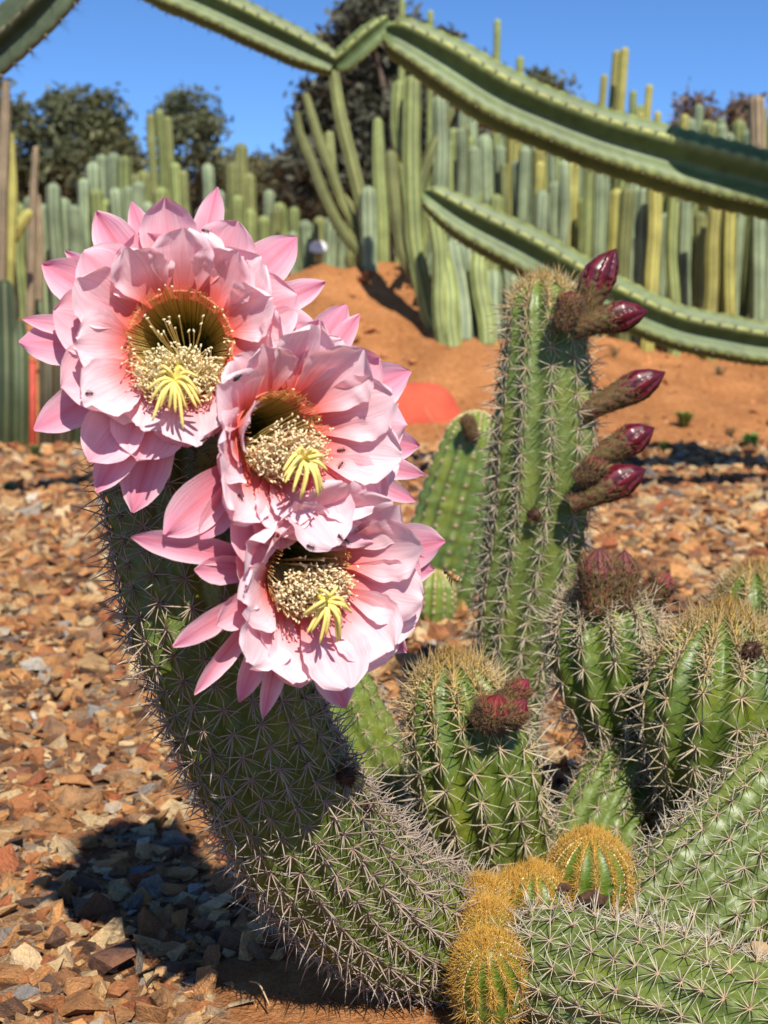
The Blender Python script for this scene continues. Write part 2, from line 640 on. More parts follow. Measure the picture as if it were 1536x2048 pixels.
def stone_stuff(name, sets, rng):
    x = np.concatenate([q[0] for q in sets])
    y = np.concatenate([q[1] for q in sets])
    s = np.concatenate([q[2] for q in sets])
    n = len(x)
    Rm = rand_rot(n, rng, .42)
    col = PAL[rng.choice(len(PAL), n, p=PALW)] * rng.uniform(.75, 1.2, (n, 1))
    var = rng.integers(0, len(CHIPS), n)
    z = zt(x, y) + s * rng.uniform(.0, .28, n)
    pos = np.stack([x, y, z], 1)
    acc = Acc()
    for k, (v, f) in enumerate(CHIPS):
        w = np.where(var == k)[0]
        if not len(w):
            continue
        vv = np.einsum('nij,mj->nmi', Rm[w], v) * s[w][:, None, None] + pos[w][:, None]
        ff = f[None] + (np.arange(len(w)) * len(v))[:, None, None]
        cc = np.repeat(col[w], len(v), 0)
        acc.add(vv.reshape(-1, 3), ff.reshape(-1, 3), cc)
    return acc.build(name, M['stone'], smooth=False, kind='stuff')


rg = np.random.default_rng(21)
gs = stone_stuff('gravel', [scatter(5200, .80, 2.0, .005, .0095, .020, rg), scatter(5200, .8, 2.0, .002, .0042, .008, rg),
                            scatter(7500, 2.0, 3.6, .006, .0125, .030, rg), scatter(8000, 3.6, 6.4, .008, .016, .040, rg)], rg)
tag(gs, 'loose brown and orange crushed stone covering the ground', 'gravel', kind='stuff')

# the larger stones one can pick apart: each an object, a piece of the ground
CH_ME = []
for k, (v, f) in enumerate(CHIPS):
    o = mk('stone', v, f, M['stone'], cols=np.ones((len(v), 3)), smooth=False)
    CH_ME.append(o.data)
    bpy.data.objects.remove(o)


def put_stone(x, y, s, col, var, dims=(1, 1, 1), rot=(0, 0, 0), lift=.12):
    o = bpy.data.objects.new('stone', CH_ME[var % len(CH_ME)])
    COL.objects.link(o)
    o.parent = ground
    o.location = (x, y, float(zt(x, y)) + s * lift)
    o.rotation_euler = rot
    o.scale = (s * dims[0], s * dims[1], s * dims[2])
    o.color = (*col, 1)
    return o


# stones read from the photograph (pixel of the centre, half size in pixels, colour)
NAMED = [(40, 1980, 52, (.25, .24, .23)), (150, 2010, 85, (.40, .19, .07)), (220, 1925, 62, (.22, .11, .07)), (300, 1990, 60, (.36, .20, .09)),
         (150, 1865, 38, (.50, .36, .19)), (280, 1738, 34, (.20, .21, .22)), (385, 1780, 24, (.42, .38, .33)), (430, 1795, 22, (.46, .40, .33)),
         (25, 1625, 26, (.52, .42, .27)), (145, 1612, 55, (.40, .23, .11)), (150, 1680, 48, (.38, .17, .07)), (60, 1665, 45, (.36, .22, .11)),
         (215, 1440, 40, (.44, .27, .13)), (250, 1560, 40, (.42, .25, .12)), (265, 1545, 24, (.44, .36, .26)), (100, 1460, 45, (.33, .19, .10)),
         (200, 1415, 28, (.27, .27, .25)), (65, 1425, 17, (.60, .58, .54)), (165, 1690, 36, (.42, .22, .09)), (110, 1555, 38, (.40, .17, .07)),
         (320, 1900, 36, (.42, .22, .09)), (20, 1705, 26, (.40, .32, .24)), (65, 1745, 24, (.36, .19, .10)), (90, 1800, 55, (.12, .075, .05)),
         (480, 2010, 30, (.46, .36, .22)), (430, 2030, 26, (.42, .30, .18)), (120, 1960, 40, (.33, .16, .07)), (350, 1700, 34, (.20, .13, .09)),
         (60, 1900, 40, (.40, .22, .10)), (400, 1960, 34, (.28, .15, .08)), (20, 1780, 30, (.34, .18, .09)), (70, 1330, 34, (.42, .26, .13)),
         (150, 1290, 40, (.38, .25, .14)), (50, 1290, 26, (.44, .40, .34)), (190, 1345, 40, (.44, .28, .13)), (110, 1390, 44, (.45, .28, .13)),
         (280, 1640, 30, (.30, .18, .10)), (455, 1870, 30, (.24, .15, .1)), (230, 1660, 24, (.3, .15, .08)), (40, 1545, 32, (.28, .12, .07))]
taken = []
for i, (px, py, hs, c) in enumerate(NAMED):
    g = G(px, py)
    d = (g - CAM_P) @ FWD
    s = hs * d / F_PX
    put_stone(g[0], g[1], s, c, i * 5 + 3, (1.0, random.uniform(.75, 1.0), random.uniform(.8, 1.25)), (random.gauss(0, .16), random.gauss(0, .16), random.uniform(0, 6.3)))
    taken.append((g[0], g[1], s))
cnt = len(NAMED)
tries = 0
while cnt < 296 and tries < 9000:
    tries += 1
    py = 1000 + 1040 * random.random() ** .75
    px = random.uniform(-20, 1556) if random.random() < .45 else random.uniform(-20, 640)
    g = G(px, py)
    d = (g - CAM_P) @ FWD
    s = random.uniform(.012, .027) * (1.0 + .25 * (d - 1))
    if soil_mask(g[0], g[1]) > .4 or any((g[0] - a) ** 2 + (g[1] - b) ** 2 < (.75 * (s + q)) ** 2 for a, b, q in taken):
        continue
    c = PAL[RNG.choice(len(PAL), p=PALW)] * random.uniform(.8, 1.2)
    put_stone(g[0], g[1], s, tuple(c), random.randrange(28), (1, random.uniform(.7, 1), random.uniform(.7, 1.1)), (random.gauss(0, .2), random.gauss(0, .2), random.uniform(0, 6.3)))
    taken.append((g[0], g[1], s))
    cnt += 1


# ------------------------------------------------------------------ ribbed stems
def ribbed(path, ribs, depth, per=6, ref=None, tip=True, tip_len=.9, n=90, sharp=1.0, twist=0.0, spacing=None, wob=.015, seed=0):
    """path rows (x,y,z,r) base->tip. Returns verts, quads, col data and a sampler for rib crests."""
    q = spline(path, 200)
    L = np.r_[0, np.cumsum(np.linalg.norm(np.diff(q[:, :3], axis=0), axis=1))]
    tot = L[-1]
    if tip:
        rt = np.interp(tot - q[-1, 3] * tip_len, L, q[:, 3])
        tl = rt * tip_len
        s = np.r_[np.linspace(0, tot - tl, n - 16, endpoint=False), tot - tl + tl * np.sin(np.linspace(0, math.pi / 2, 16))]
    else:
        tl = 0
        s = np.linspace(0, tot, n)
    c = np.stack([np.interp(s, L, q[:, k]) for k in range(3)], 1)
    r = np.interp(s, L, q[:, 3])
    if tip:
        w = np.clip((s - (tot - tl)) / tl, 0, 1)
        r = r * np.sqrt(np.clip(1 - w ** 2, 0, 1)) + 1e-4
    t, e1, e2 = frames(c, ref)
    m = ribs * per
    a = np.arange(m) * 2 * math.pi / m
    ph = np.cos(a * ribs)
    crest = (.5 + .5 * ph) ** sharp
    prof = 1 - depth * (1 - crest)
    rr = np.random.default_rng(seed)
    wv = 1 + wob * np.interp(s, np.linspace(0, tot, 14), rr.normal(0, 1, 14))
    tw = a[None] + twist * (s / max(tot, 1e-6))[:, None]
    rad = (r * wv)[:, None] * prof[None]
    if spacing:
        rad = rad * (1 + .018 * crest[None] * np.cos(2 * math.pi * s / spacing)[:, None])
    v = c[:, None] + rad[..., None] * (e1[:, None] * np.cos(tw)[..., None] + e2[:, None] * np.sin(tw)[..., None])
    nn = len(s)
    i, j = np.meshgrid(np.arange(nn - 1), np.arange(m), indexing='ij')
    j2 = (j + 1) % m
    f = np.stack([i * m + j, i * m + j2, (i + 1) * m + j2, (i + 1) * m + j], -1).reshape(-1, 4)
    youth = np.exp(-(tot - s) / .07)
    cd_ = np.stack([np.broadcast_to(crest[None], (nn, m)), np.broadcast_to(youth[:, None], (nn, m)), np.zeros((nn, m))], -1)
    info = dict(c=c, r=r * wv, e1=e1, e2=e2, t=t, s=s, tot=tot, ribs=ribs, twist=twist, tl=tl)
    return v.reshape(-1, 3), f, cd_.reshape(-1, 3), info


def crest_at(info, k, s):
    """points on crest k at arc positions s: position, outward normal, direction to the tip, side"""
    S = info['s']
    g = lambda A: np.stack([np.interp(s, S, A[:, j]) for j in range(3)], 1)
    c, e1, e2, t = g(info['c']), norm(g(info['e1'])), norm(g(info['e2'])), norm(g(info['t']))
    r = np.interp(s, S, info['r'])
    dr = np.interp(s, S, np.gradient(info['r'], S + np.arange(len(S)) * 1e-9))
    a = 2 * math.pi * k / info['ribs'] + info['twist'] * s / info['tot']
    ca, sa = np.cos(a)[:, None], np.sin(a)[:, None]
    o = e1 * ca + e2 * sa
    nrm = norm(o - np.clip(dr, -8, 8)[:, None] * t)
    T = norm(t + np.clip(dr, -8, 8)[:, None] * o)
    return c + o * r[:, None], nrm, T, np.cross(nrm, T)


def areoles(info, spacing, s0=.0, youngest=.5):
    """areole positions along every crest, crowding toward the tip"""
    out = []
    tot, tl = info['tot'], info['tl']
    for k in range(info['ribs']):
        s = [s0 + spacing * (.5 * (k % 2) + random.uniform(-.08, .08))]
        while s[-1] + spacing * np.clip((tot - s[-1]) / .09, youngest, 1.0) < tot - tl:
            s.append(s[-1] + spacing * np.clip((tot - s[-1]) / .10, youngest, 1.0))
        if tl > 0:          # over the dome: even steps along the curved surface
            R = np.interp(tot - tl, info['s'], info['r'])
            dphi = spacing * .34 / max(R, tl)
            ph = dphi * (.5 + .5 * (k % 2))
            while ph < math.pi / 2 - .02:
                s.append(tot - tl + tl * math.sin(ph))
                if ph < 1.15 or k % 2 == 0:
                    pass
                else:
                    s.pop()
                ph += dphi
        s = np.array(s)
        p, nr, T, Sd = crest_at(info, k, s)
        out.append((p, nr, T, Sd, tot - s))
    return [np.concatenate([o[i] for o in out]) for i in range(5)]


def spine_mesh(ar, L, rad, n_rad, n_cen, rng, young_len=.06, gold=1.0, old_b=(.47, .37, .24), old_t=(.64, .58, .45), grey=0.0, down=.25, front_only=True, young_t=(.11, .038, .012)):
    p, nr, T, S, left = ar
    if front_only:   # leave out areoles that face well away from the camera side
        view = norm(CAM_P - p)
        k = (nr * view).sum(1) > -.45
        p, nr, T, S, left = p[k], nr[k], T[k], S[k], left[k]
    na = len(p)
    yf = np.exp(-left / young_len)[:, None]
    V, C = [], []
    tot = n_rad + n_cen
    for i in range(tot):
        cen = i >= n_rad
        if cen:
            ph = rng.uniform(0, 2 * math.pi, na)
            el = rng.uniform(.75, 1.35, na)
            ln = L * rng.uniform(.9, 1.6, na)
            rr = rad * 1.15
        else:
            ph = 2 * math.pi * (i + rng.uniform(-.32, .32, na)) / n_rad + .3
            el = rng.uniform(.12, .55, na)
            ln = L * rng.uniform(.6, 1.15, na)
            rr = rad
        y1 = yf[:, 0]
        el = el * (1 - y1) + (el * .45 + .72) * y1
        rr = (rr * (1 - .38 * y1))[:, None]
        d = (np.cos(el) * np.cos(ph))[:, None] * T + (np.cos(el) * np.sin(ph))[:, None] * S + np.sin(el)[:, None] * nr
        d = norm(d - T * (down * (1 - yf)) + T * .55 * yf)
        ln = ln * (1 - .25 * y1)
        side = norm(np.cross(d, nr + .01))
        up = np.cross(side, d)
        b = p + nr * .0004
        r3 = [side * rr, (-.5 * side + .87 * up) * rr, (-.5 * side - .87 * up) * rr]
        bend = up * (ln * rng.normal(0, .04, na))[:, None]
        mid = b + d * (ln * .55)[:, None] + bend
        tp = b + d * ln[:, None]
        vv = np.stack([b + r3[0], b + r3[1], b + r3[2], mid + r3[0] * .7, mid + r3[1] * .7, mid + r3[2] * .7, tp], 1)
        gb = np.array((.92, .62, .12))
        gt = np.array(young_t)
        jit = rng.uniform(.75, 1.15, (na, 1))
        cb = (np.array(old_b) * (1 - yf) + gb * yf * gold + np.array((.3, .2, .1)) * yf * (1 - gold)) * jit
        ct = (np.array(old_t) * (1 - yf) + gt * yf) * jit
        cm = cb * (.6 - .25 * yf) + ct * (.4 + .25 * yf)
        V.append(vv)
        C.append(np.stack([cb, cb, cb, cm, cm, cm, ct], 1))
    V = np.concatenate(V)
    C = np.concatenate(C)
    n = len(V)
    tri = np.array([[6, 3, 4], [6, 4, 5], [6, 5, 3]])
    quad = np.array([[0, 1, 4, 3], [1, 2, 5, 4], [2, 0, 3, 5]])
    off = (np.arange(n) * 7)[:, None, None]
    return V.reshape(-1, 3), (tri[None] + off).reshape(-1, 3), (quad[None] + off).reshape(-1, 4), C.reshape(-1, 3), (p, nr, T, S, left)


def cactus(name, label, pxpath, ribs, depth=.13, spacing=.015, L=.018, rad=.00055, n_rad=9, n_cen=2, mat='body', group=None, gold=1.0, young_len=.05,
           ref=None, cat='cactus', felt=.0022, tip_len=.9, twist=0.0, n=110, per=6, seed=1, old_b=(.47, .37, .24), old_t=(.68, .62, .48), down=.25, young_t=(.11, .038, .012)):
    """pxpath: (px, py, depth, half width in px) base -> tip"""
    path = []
    for px, py, d, rp in pxpath:
        p = P(px, py, d)
        path.append((*p, rp * d / F_PX))
    root = thing(name, label, cat, group=group)
    rng = np.random.default_rng(seed)
    v, f, c, info = ribbed(path, ribs, depth, per=per, n=n, ref=ref, tip_len=tip_len, twist=twist, spacing=spacing, seed=seed, sharp=.8)
    mk('stem', v, f, M[mat], root, cols=c)
    ar = areoles(info, spacing)
    V, tri, quad, C, vis = spine_mesh(ar, L, rad, n_rad, n_cen, rng, young_len=young_len, gold=gold, old_b=old_b, old_t=old_t, down=down, young_t=young_t)
    o = mk('spines', V, [tri, quad], M['spine'], root, cols=C)
    o['kind'] = 'stuff'
    acc = Acc()
    p, nr, T, S, left = vis
    bv, bf = ico(1)
    na = len(p)
    yf = np.exp(-left / young_len)[:, None]
    fs = felt * rng.uniform(.8, 1.25, (na, 1, 1))
    vv = p[:, None] + fs * (bv[None, :, :1] * S[:, None] * .8 + bv[None, :, 1:2] * T[:, None] + bv[None, :, 2:] * nr[:, None] * .6)
    cc = (np.array((.42, .24, .16)) * (1 - yf) + np.array((.80, .66, .38)) * yf) * rng.uniform(.7, 1.25, (na, 1))
    acc.add(vv.reshape(-1, 3), (bf[None] + (np.arange(na) * len(bv))[:, None, None]).reshape(-1, 3), np.repeat(cc, len(bv), 0))
    acc.build('areoles', M['felt'], root, kind='stuff')
    return root, info


def nearest_surface(info, pt):
    """surface point and outward normal of a stem nearest to pt"""
    d = np.linalg.norm(info['c'] - pt, axis=1)
    i = int(np.argmin(d))
    o = norm(pt - info['c'][i])
    o = norm(o - (o @ info['t'][i]) * info['t'][i] * .8)
    return info['c'][i] + o * info['r'][i], o



# ------------------------------------------------------------------ background: columnar cacti
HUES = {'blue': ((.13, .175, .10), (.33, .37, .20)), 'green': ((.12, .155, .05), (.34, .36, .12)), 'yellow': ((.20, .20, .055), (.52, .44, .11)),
        'olive': ((.10, .12, .04), (.28, .27, .09)), 'brown': ((.12, .085, .05), (.38, .29, .17)), 'dark': ((.035, .05, .022), (.10, .11, .045)), 'shaded_brown': ((.05, .04, .02), (.13, .10, .05))}  # last two hues: trunk colours darkened to stand in for shade


def col_stem(parent, pts, hue='blue', ribs=7, seed=0, n=18, per=4):
    rng = np.random.default_rng(seed)
    v, f, c, info = ribbed(pts, ribs, .20, per=per, n=n + 8, ref=(math.cos(seed), math.sin(seed), 0.1), tip_len=1.1, sharp=1.2, wob=.02, seed=seed)
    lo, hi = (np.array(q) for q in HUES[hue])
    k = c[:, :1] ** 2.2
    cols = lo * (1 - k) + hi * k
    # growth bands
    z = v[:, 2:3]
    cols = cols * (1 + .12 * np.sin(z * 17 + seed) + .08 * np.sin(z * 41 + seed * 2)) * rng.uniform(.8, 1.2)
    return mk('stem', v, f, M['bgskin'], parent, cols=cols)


def straight(px, top_py, d, w_px, lean=0.0, sd=0):
    """upright stem standing on the ground under pixel column px at view depth d, its top at top_py"""
    rng = np.random.default_rng(sd)
    t = P(px, top_py, d)
    x, y = t[0] - lean, t[1] + rng.uniform(-.05, .05)
    z0 = float(zt(x, y)) - .05
    r = w_px * d / F_PX
    h = t[2] - z0
    k = np.linspace(0, 1, 5)[:, None]
    base = np.array((x, y, z0))
    p = base + (t - base) * k + np.stack([rng.normal(0, .005, 5), rng.normal(0, .005, 5), np.zeros(5)], 1) * h
    p[-1] = t
    return np.hstack([p, np.full((5, 1), r)])


def pxpath(rows, d, sink=True):
    out = []
    for r_ in rows:
        px, py, w = r_[:3]
        dd = r_[3] if len(r_) > 3 else d
        out.append((*P(px, py, dd), w * dd / F_PX))
    return np.array(out)


CI = 0


def clump(label, stems, group, name='columnar_cactus'):
    global CI
    root = thing(name, label, 'cactus', group=group)
    for pts, hue in stems:
        CI += 1
        col_stem(root, pts, hue, ribs=6 + CI % 3, seed=CI)
    return root


rb = random.Random(5)
GR = 'columnar cacti of the dense stand on the right-hand bed'
NUM = ['no', 'one', 'two', 'three', 'four', 'five', 'six']


def stand(row, cur):
    y = sum(h == 'yellow' for _, h in cur)
    b = sum(h == 'blue' for _, h in cur)
    tall = 'taller' if np.mean([q[-1][2] - q[0][2] for q, _ in cur]) > (1.62, 1.5, 1.42)[row] else 'shorter'
    clump(f"{tall} columnar cactus clump, {NUM[b]} blue-green and {NUM[y]} yellow of {NUM[len(cur)]} stems, {('back', 'middle', 'front')[row]} row", cur, GR)


for row, (d, x0, x1, step, lo, hi) in enumerate([(10.2, 900, 1600, 17, 165, 300), (9.1, 890, 1600, 18, 215, 350), (8.2, 885, 1600, 19, 250, 430)]):
    x = x0
    cur = []
    while x < x1:
        jx = x + rb.uniform(-8, 8)
        dd = d + rb.uniform(-.35, .35)
        rise = max(0.0, (jx - 1200)) * .10
        top = rb.uniform(lo, hi) + rise * (1 if row else .6)
        w = rb.uniform(9.5, 16)
        hue = rb.choices(['blue', 'green', 'yellow', 'olive'], [6, 4, 2.2 if row else 3, 1.5])[0]
        cur.append((straight(jx, top, dd, w, rb.uniform(-.04, .04), int(x) + row), hue))
        x += step * rb.uniform(.75, 1.25)
        if len(cur) >= 6:
            stand(row, cur)
            cur = []
    if cur:
        stand(row, cur)
# tall single stems that break the skyline
TALL = [(805, -2, 9.6, 7, 'green'), (861, 20, 9.6, 7, 'green'), (995, 38, 9.4, 7.5, 'green'), (1041, 112, 9.4, 8, 'green'), (1209, 148, 9.0, 8, 'yellow'), (1234, 100, 9.0, 8, 'yellow'),
        (1250, 94, 8.8, 9, 'yellow'), (1267, 180, 9.2, 8, 'green'), (1299, 168, 9.0, 8, 'yellow'), (1316, 222, 9.0, 7, 'yellow'), (1370, 228, 8.6, 9, 'yellow'),
        (1513, 190, 8.6, 16, 'brown')]
clump('thin green columnar cactus stems rising above the stand into the sky', [(straight(a, b, d, w, .03, 900 + i), h) for i, (a, b, d, w, h) in enumerate(TALL[:4])], None)
clump('slender yellow columnar cactus stems poking above the thick overhead arm', [(straight(a, b, d, w, .08, 930 + i), h) for i, (a, b, d, w, h) in enumerate(TALL[4:11])], None)
clump('lone greyish columnar cactus stem standing before the brown tree', [(straight(*TALL[11][:4], 0, 960), 'brown')], None)
# front edge of the stand by the mound: stems reach down towards the red boulder
fr = []
for i, (bx, by, tx, ty, w) in enumerate([(905, 775, 880, 500, 20), (930, 790, 905, 480, 19), (952, 800, 935, 470, 20), (975, 795, 960, 500, 19), (1000, 780, 985, 540, 18), (915, 720, 900, 430, 17),
                                         (890, 700, 865, 420, 18), (1020, 760, 1015, 480, 18)]):
    d = 7.25 + .1 * (i % 3)
    b = P(bx, by, d)
    b[2] = float(zt(b[0], b[1])) - .03
    t = P(tx, ty, d + .1)
    k = np.linspace(0, 1, 5)[:, None]
    p = b + (t - b) * k
    p[1:4, 0] += .02 * np.sin(i + np.arange(3))
    fr.append((np.hstack([p, np.full((5, 1), w * d / F_PX)]), 'blue' if i % 3 else 'green'))
clump('grey-green columnar cactus clump rooted at the foot of the mound by the red boulder', fr[:4], None)
clump('grey-green columnar cactus clump leaning back beside the mound edge', fr[4:], None)
# curved, branching plant left of the stand
cv = [pxpath([(735, 520, 11), (690, 470, 12), (652, 400, 12), (618, 310, 11), (600, 270, 10), (592, 222, 8)], 8.7),
      pxpath([(720, 470, 9), (690, 420, 11), (665, 350, 11), (635, 270, 11), (610, 186, 8)], 8.8),
      pxpath([(742, 530, 14), (728, 430, 15), (702, 320, 15), (680, 230, 14), (667, 140, 11)], 8.7),
      pxpath([(740, 545, 17), (738, 450, 18), (737, 400, 18), (736, 372, 16)], 8.6),
      pxpath([(765, 545, 15), (762, 430, 16), (757, 330, 15), (755, 235, 10)], 8.8),
      pxpath([(700, 420, 10), (672, 380, 12), (662, 330, 12), (658, 262, 11)], 9.2)]
cv = [np.vstack([[q[0][0], q[0][1], float(zt(q[0][0], q[0][1])) - .05, q[0][3]], q]) if abs(q[0][2] - zt(q[0][0], q[0][1])) > .12 else q for q in cv]
clump('branching columnar cactus with long curved arms against the dark tree', [(q, h) for q, h in zip(cv, ['olive', 'olive', 'olive', 'blue', 'green', 'olive'])], None)
b0 = P(878, 720, 7.6)
b0 = (b0[0], b0[1], float(zt(b0[0], b0[1])) - .05, 16 * 7.6 / F_PX)
y_ = [np.vstack([b0, pxpath([(862, 650, 17), (842, 560, 19), (828, 480, 20), (822, 330, 20), (824, 150, 17)], 7.6)]),
      pxpath([(845, 570, 15), (812, 520, 15), (795, 440, 15), (785, 340, 15), (782, 300, 12)], 7.65),
      pxpath([(826, 420, 14), (850, 340, 13), (880, 270, 13), (905, 215, 11)], 7.8),
      pxpath([(822, 330, 14), (800, 290, 17), (796, 220, 18), (800, 160, 15)], 7.75),
      pxpath([(845, 575, 14), (872, 480, 16), (882, 330, 18), (880, 190, 17)], 7.8)]
clump('forked green columnar cactus growing from the mound in front of the stand', [(q, h) for q, h in zip(y_, ['green', 'olive', 'olive', 'green', 'blue'])], None)

# left-hand beds
GL = 'blurred columnar cacti of the left-hand bed'


def lab_of(lab, cur):
    return f"{lab}, {NUM[sum(h == 'blue' for _, h in cur)]} blue-green of {NUM[len(cur)]} stems"
for row, (d, lab, spec) in enumerate([
        (11.0, 'far columnar cactus clump behind the left-hand bed', [(186, 330), (206, 312), (228, 300), (248, 318), (268, 340), (290, 335), (415, 330), (440, 380), (468, 330), (540, 372), (560, 400), (585, 410), (610, 440)]),
        (9.6, 'near columnar cactus clump of the left-hand bed', [(-12, 420), (14, 430), (38, 405), (62, 392), (82, 400), (104, 372), (124, 398), (146, 408), (168, 362), (190, 380), (212, 400), (232, 382), (254, 372), (276, 360), (298, 400), (320, 370), (400, 420), (420, 400), (445, 420), (475, 395), (500, 410), (525, 430), (555, 420), (585, 460), (615, 440), (640, 430), (665, 440), (690, 470)])]):
    cur = []
    for i, (px, py) in enumerate(spec):
        hue = rb.choices(['blue', 'green', 'olive'], [6, 3, 1.5 if px < 400 else 5])[0]
        cur.append((straight(px + rb.uniform(-3, 3), py + rb.uniform(-8, 8), d + rb.uniform(-.4, .4), rb.uniform(12, 16), rb.uniform(-.03, .03), 300 + i + 60 * row), hue))
        if len(cur) == 5:
            clump(lab_of(lab, cur), cur, GL)
            cur = []
    if cur:
        clump(lab_of(lab, cur), cur, GL)
clump('tall yellow-green columnar cactus stems rising behind the uppermost pink flower', [(straight(px, py, 10.2, w, -.05, 700 + i), h) for i, (px, py, w, h) in enumerate(
    [(300, 228, 9, 'olive'), (318, 218, 10, 'green'), (334, 232, 9, 'olive'), (350, 325, 11, 'green'), (366, 340, 10, 'olive')])], None)
clump('cone-topped olive columnar cactus below the gap in the trees', [(straight(px, py, 12.5, w, 0, 720 + i), 'olive') for i, (px, py, w) in enumerate([(482, 286, 15), (466, 330, 13), (498, 345, 13)])], None)
clump('dry brown columnar stems leaning at the edge of the left-hand bed', [(q, h) for q, h in zip(
    [pxpath([(-8, 760, 12), (0, 560, 12), (4, 380, 12), (10, 250, 11), (12, 160, 8)], 8.4), pxpath([(14, 700, 10), (20, 500, 10), (24, 380, 11), (20, 265, 8)], 8.5),
     pxpath([(60, 640, 9), (64, 480, 9), (66, 400, 9), (72, 292, 6)], 9.0), pxpath([(-30, 560, 12), (10, 500, 12), (40, 450, 12), (62, 420, 10)], 8.6),
     pxpath([(78, 600, 8), (80, 500, 9), (76, 420, 8), (74, 388, 7)], 9.1)], ['brown', 'yellow', 'brown', 'yellow', 'brown'])], None)
clump('old cactus trunks darkened with painted shade at the gravel edge beside the red stakes', [(np.array([(*(lambda g: (g[0], g[1], float(zt(g[0], g[1])) - .04))(G(bx, 893)), w * 5.75 / F_PX),
                                                                                              (*P(bx + 2, 800, 5.75), w * 5.75 / F_PX), (*P(bx + 1, 700, 5.8), w * 5.75 / F_PX), (*P(bx - 3, ty, 5.85), w * .85 * 5.75 / F_PX)]), h)
                                                                                             for bx, ty, w, h in [(12, 560, 24, 'dark'), (40, 640, 18, 'dark'), (92, 690, 16, 'shaded_brown'), (125, 680, 18, 'shaded_brown'), (158, 700, 16, 'dark'), (180, 690, 15, 'dark')]], None)


# ------------------------------------------------------------------ trees
def tree(label, base_px, d, lobes, leaf, n_per=900, size=.085, seed=0, trunk_r=.12, name='gum_tree'):
    """lobes: (px, py, half width px, half height px)"""
    rng = np.random.default_rng(seed)
    root = thing(name, label, 'tree')
    base = P(base_px, 600, d)
    base[2] = float(zt(base[0], base[1])) - .1
    cs = [(P(a, b, d + rng.uniform(-1, 1)), 1.22 * w * d / F_PX, 1.22 * h * d / F_PX) for a, b, w, h in lobes]
    top = max(c[0][2] for c in cs)
    acc = Acc()
    crotch = base + (np.mean([c[0] for c in cs], 0) - base) * .45
    add_tube(acc, spline(np.vstack([base, base * .5 + crotch * .5 + (.08, 0, 0), crotch]), 8), np.linspace(trunk_r, trunk_r * .65, 8), 8)
    for c, w, h in cs:
        add_tube(acc, spline(np.vstack([crotch - (0, 0, .2), crotch * .5 + c * .5 + rng.normal(0, .15, 3), c]), 7), np.linspace(trunk_r * .5, trunk_r * .12, 7), 6)
    acc.build('trunk', M['bark'], root)
    V, Cc = [], []
    for c, w, h in cs:
        nt_ = max(10, int(34 * w * h / .6))
        tw = norm(rng.normal(0, 1, (nt_, 3))) * (rng.random((nt_, 1)) ** .4) * np.array((w, min(w, h) * .9, h)) + c
        npt = int(n_per / 14) + 4
        for q in tw:
            p = q + rng.normal(0, 1, (npt, 3)) * np.array((.17, .17, .13)) * min(1.2, .6 + w * .35)
            a = norm(rng.normal(0, 1, (npt, 3))) * size * rng.uniform(.6, 1.4, (npt, 1))
            b = norm(np.cross(a, rng.normal(0, 1, (npt, 3)))) * size * .42
            V.append(np.stack([p - a, p + b, p + a, p - b], 1))
            Cc.append(np.repeat((np.array(leaf) * rng.uniform(.6, 1.4, (npt, 1)) * rng.uniform(.75, 1.25)), 4, 0))
    V = np.concatenate(V)
    f = np.arange(len(V) * 4).reshape(-1, 4)
    o = mk('crown', V.reshape(-1, 3), f, M['leaf'], root, cols=np.concatenate(Cc), smooth=False)
    o['kind'] = 'stuff'
    return root


GREY = (.105, .115, .055)
tree('dark gum tree crown at the far edge beside the dry stems', 20, 24, [(10, 290, 40, 110), (60, 270, 30, 60), (-30, 330, 50, 100), (50, 370, 60, 70), (10, 230, 22, 45)], GREY, 520, seed=1)
tree('gum tree with thin twin crowns showing sky between', 105, 25, [(105, 265, 38, 50), (112, 215, 20, 26), (80, 330, 50, 55), (135, 330, 45, 60), (100, 385, 70, 50)], GREY, 420, seed=2)
tree('broad rounded gum tree behind the left-hand bed', 195, 26, [(180, 235, 50, 42), (215, 260, 45, 60), (165, 290, 48, 50), (235, 320, 38, 60), (200, 340, 70, 60), (150, 220, 22, 28), (255, 375, 45, 45)], (.115, .12, .05), 480, seed=3)
tree('narrow gum tree behind the tall yellow-green stems', 385, 26, [(370, 225, 40, 38), (400, 250, 35, 50), (335, 235, 28, 35), (415, 310, 30, 60), (360, 310, 50, 60), (430, 345, 24, 50), (385, 380, 60, 45)], (.11, .12, .055), 420, seed=4)
tree('low distant shrubby tree below the gap of blue sky', 500, 30, [(485, 330, 36, 45), (515, 360, 36, 40), (545, 385, 40, 40), (460, 350, 28, 36), (560, 370, 30, 36), (520, 410, 80, 40), (440, 400, 60, 40)], (.12, .11, .045), 420, seed=5)
tree('large dark dense tree towering behind the zigzag arm', 760, 21, [(720, 95, 60, 55), (770, 75, 60, 55), (690, 160, 60, 60), (760, 165, 80, 70), (840, 130, 60, 60), (650, 210, 48, 55), (700, 250, 80, 70), (790, 260, 90, 70),
                                                                        (640, 290, 45, 50), (880, 220, 70, 70), (620, 350, 40, 50), (700, 350, 80, 60), (800, 360, 90, 60), (930, 200, 60, 60), (600, 400, 40, 40), (960, 300, 70, 70), (735, 40, 40, 24)],
     (.085, .085, .055), 1500, .10, 6, .22)
tree('small bushy tree crown just showing above the thick arm', 1080, 24, [(1082, 165, 26, 26), (1065, 190, 30, 30), (1105, 200, 30, 30), (1080, 260, 50, 60)], (.11, .11, .045), 420, seed=7)
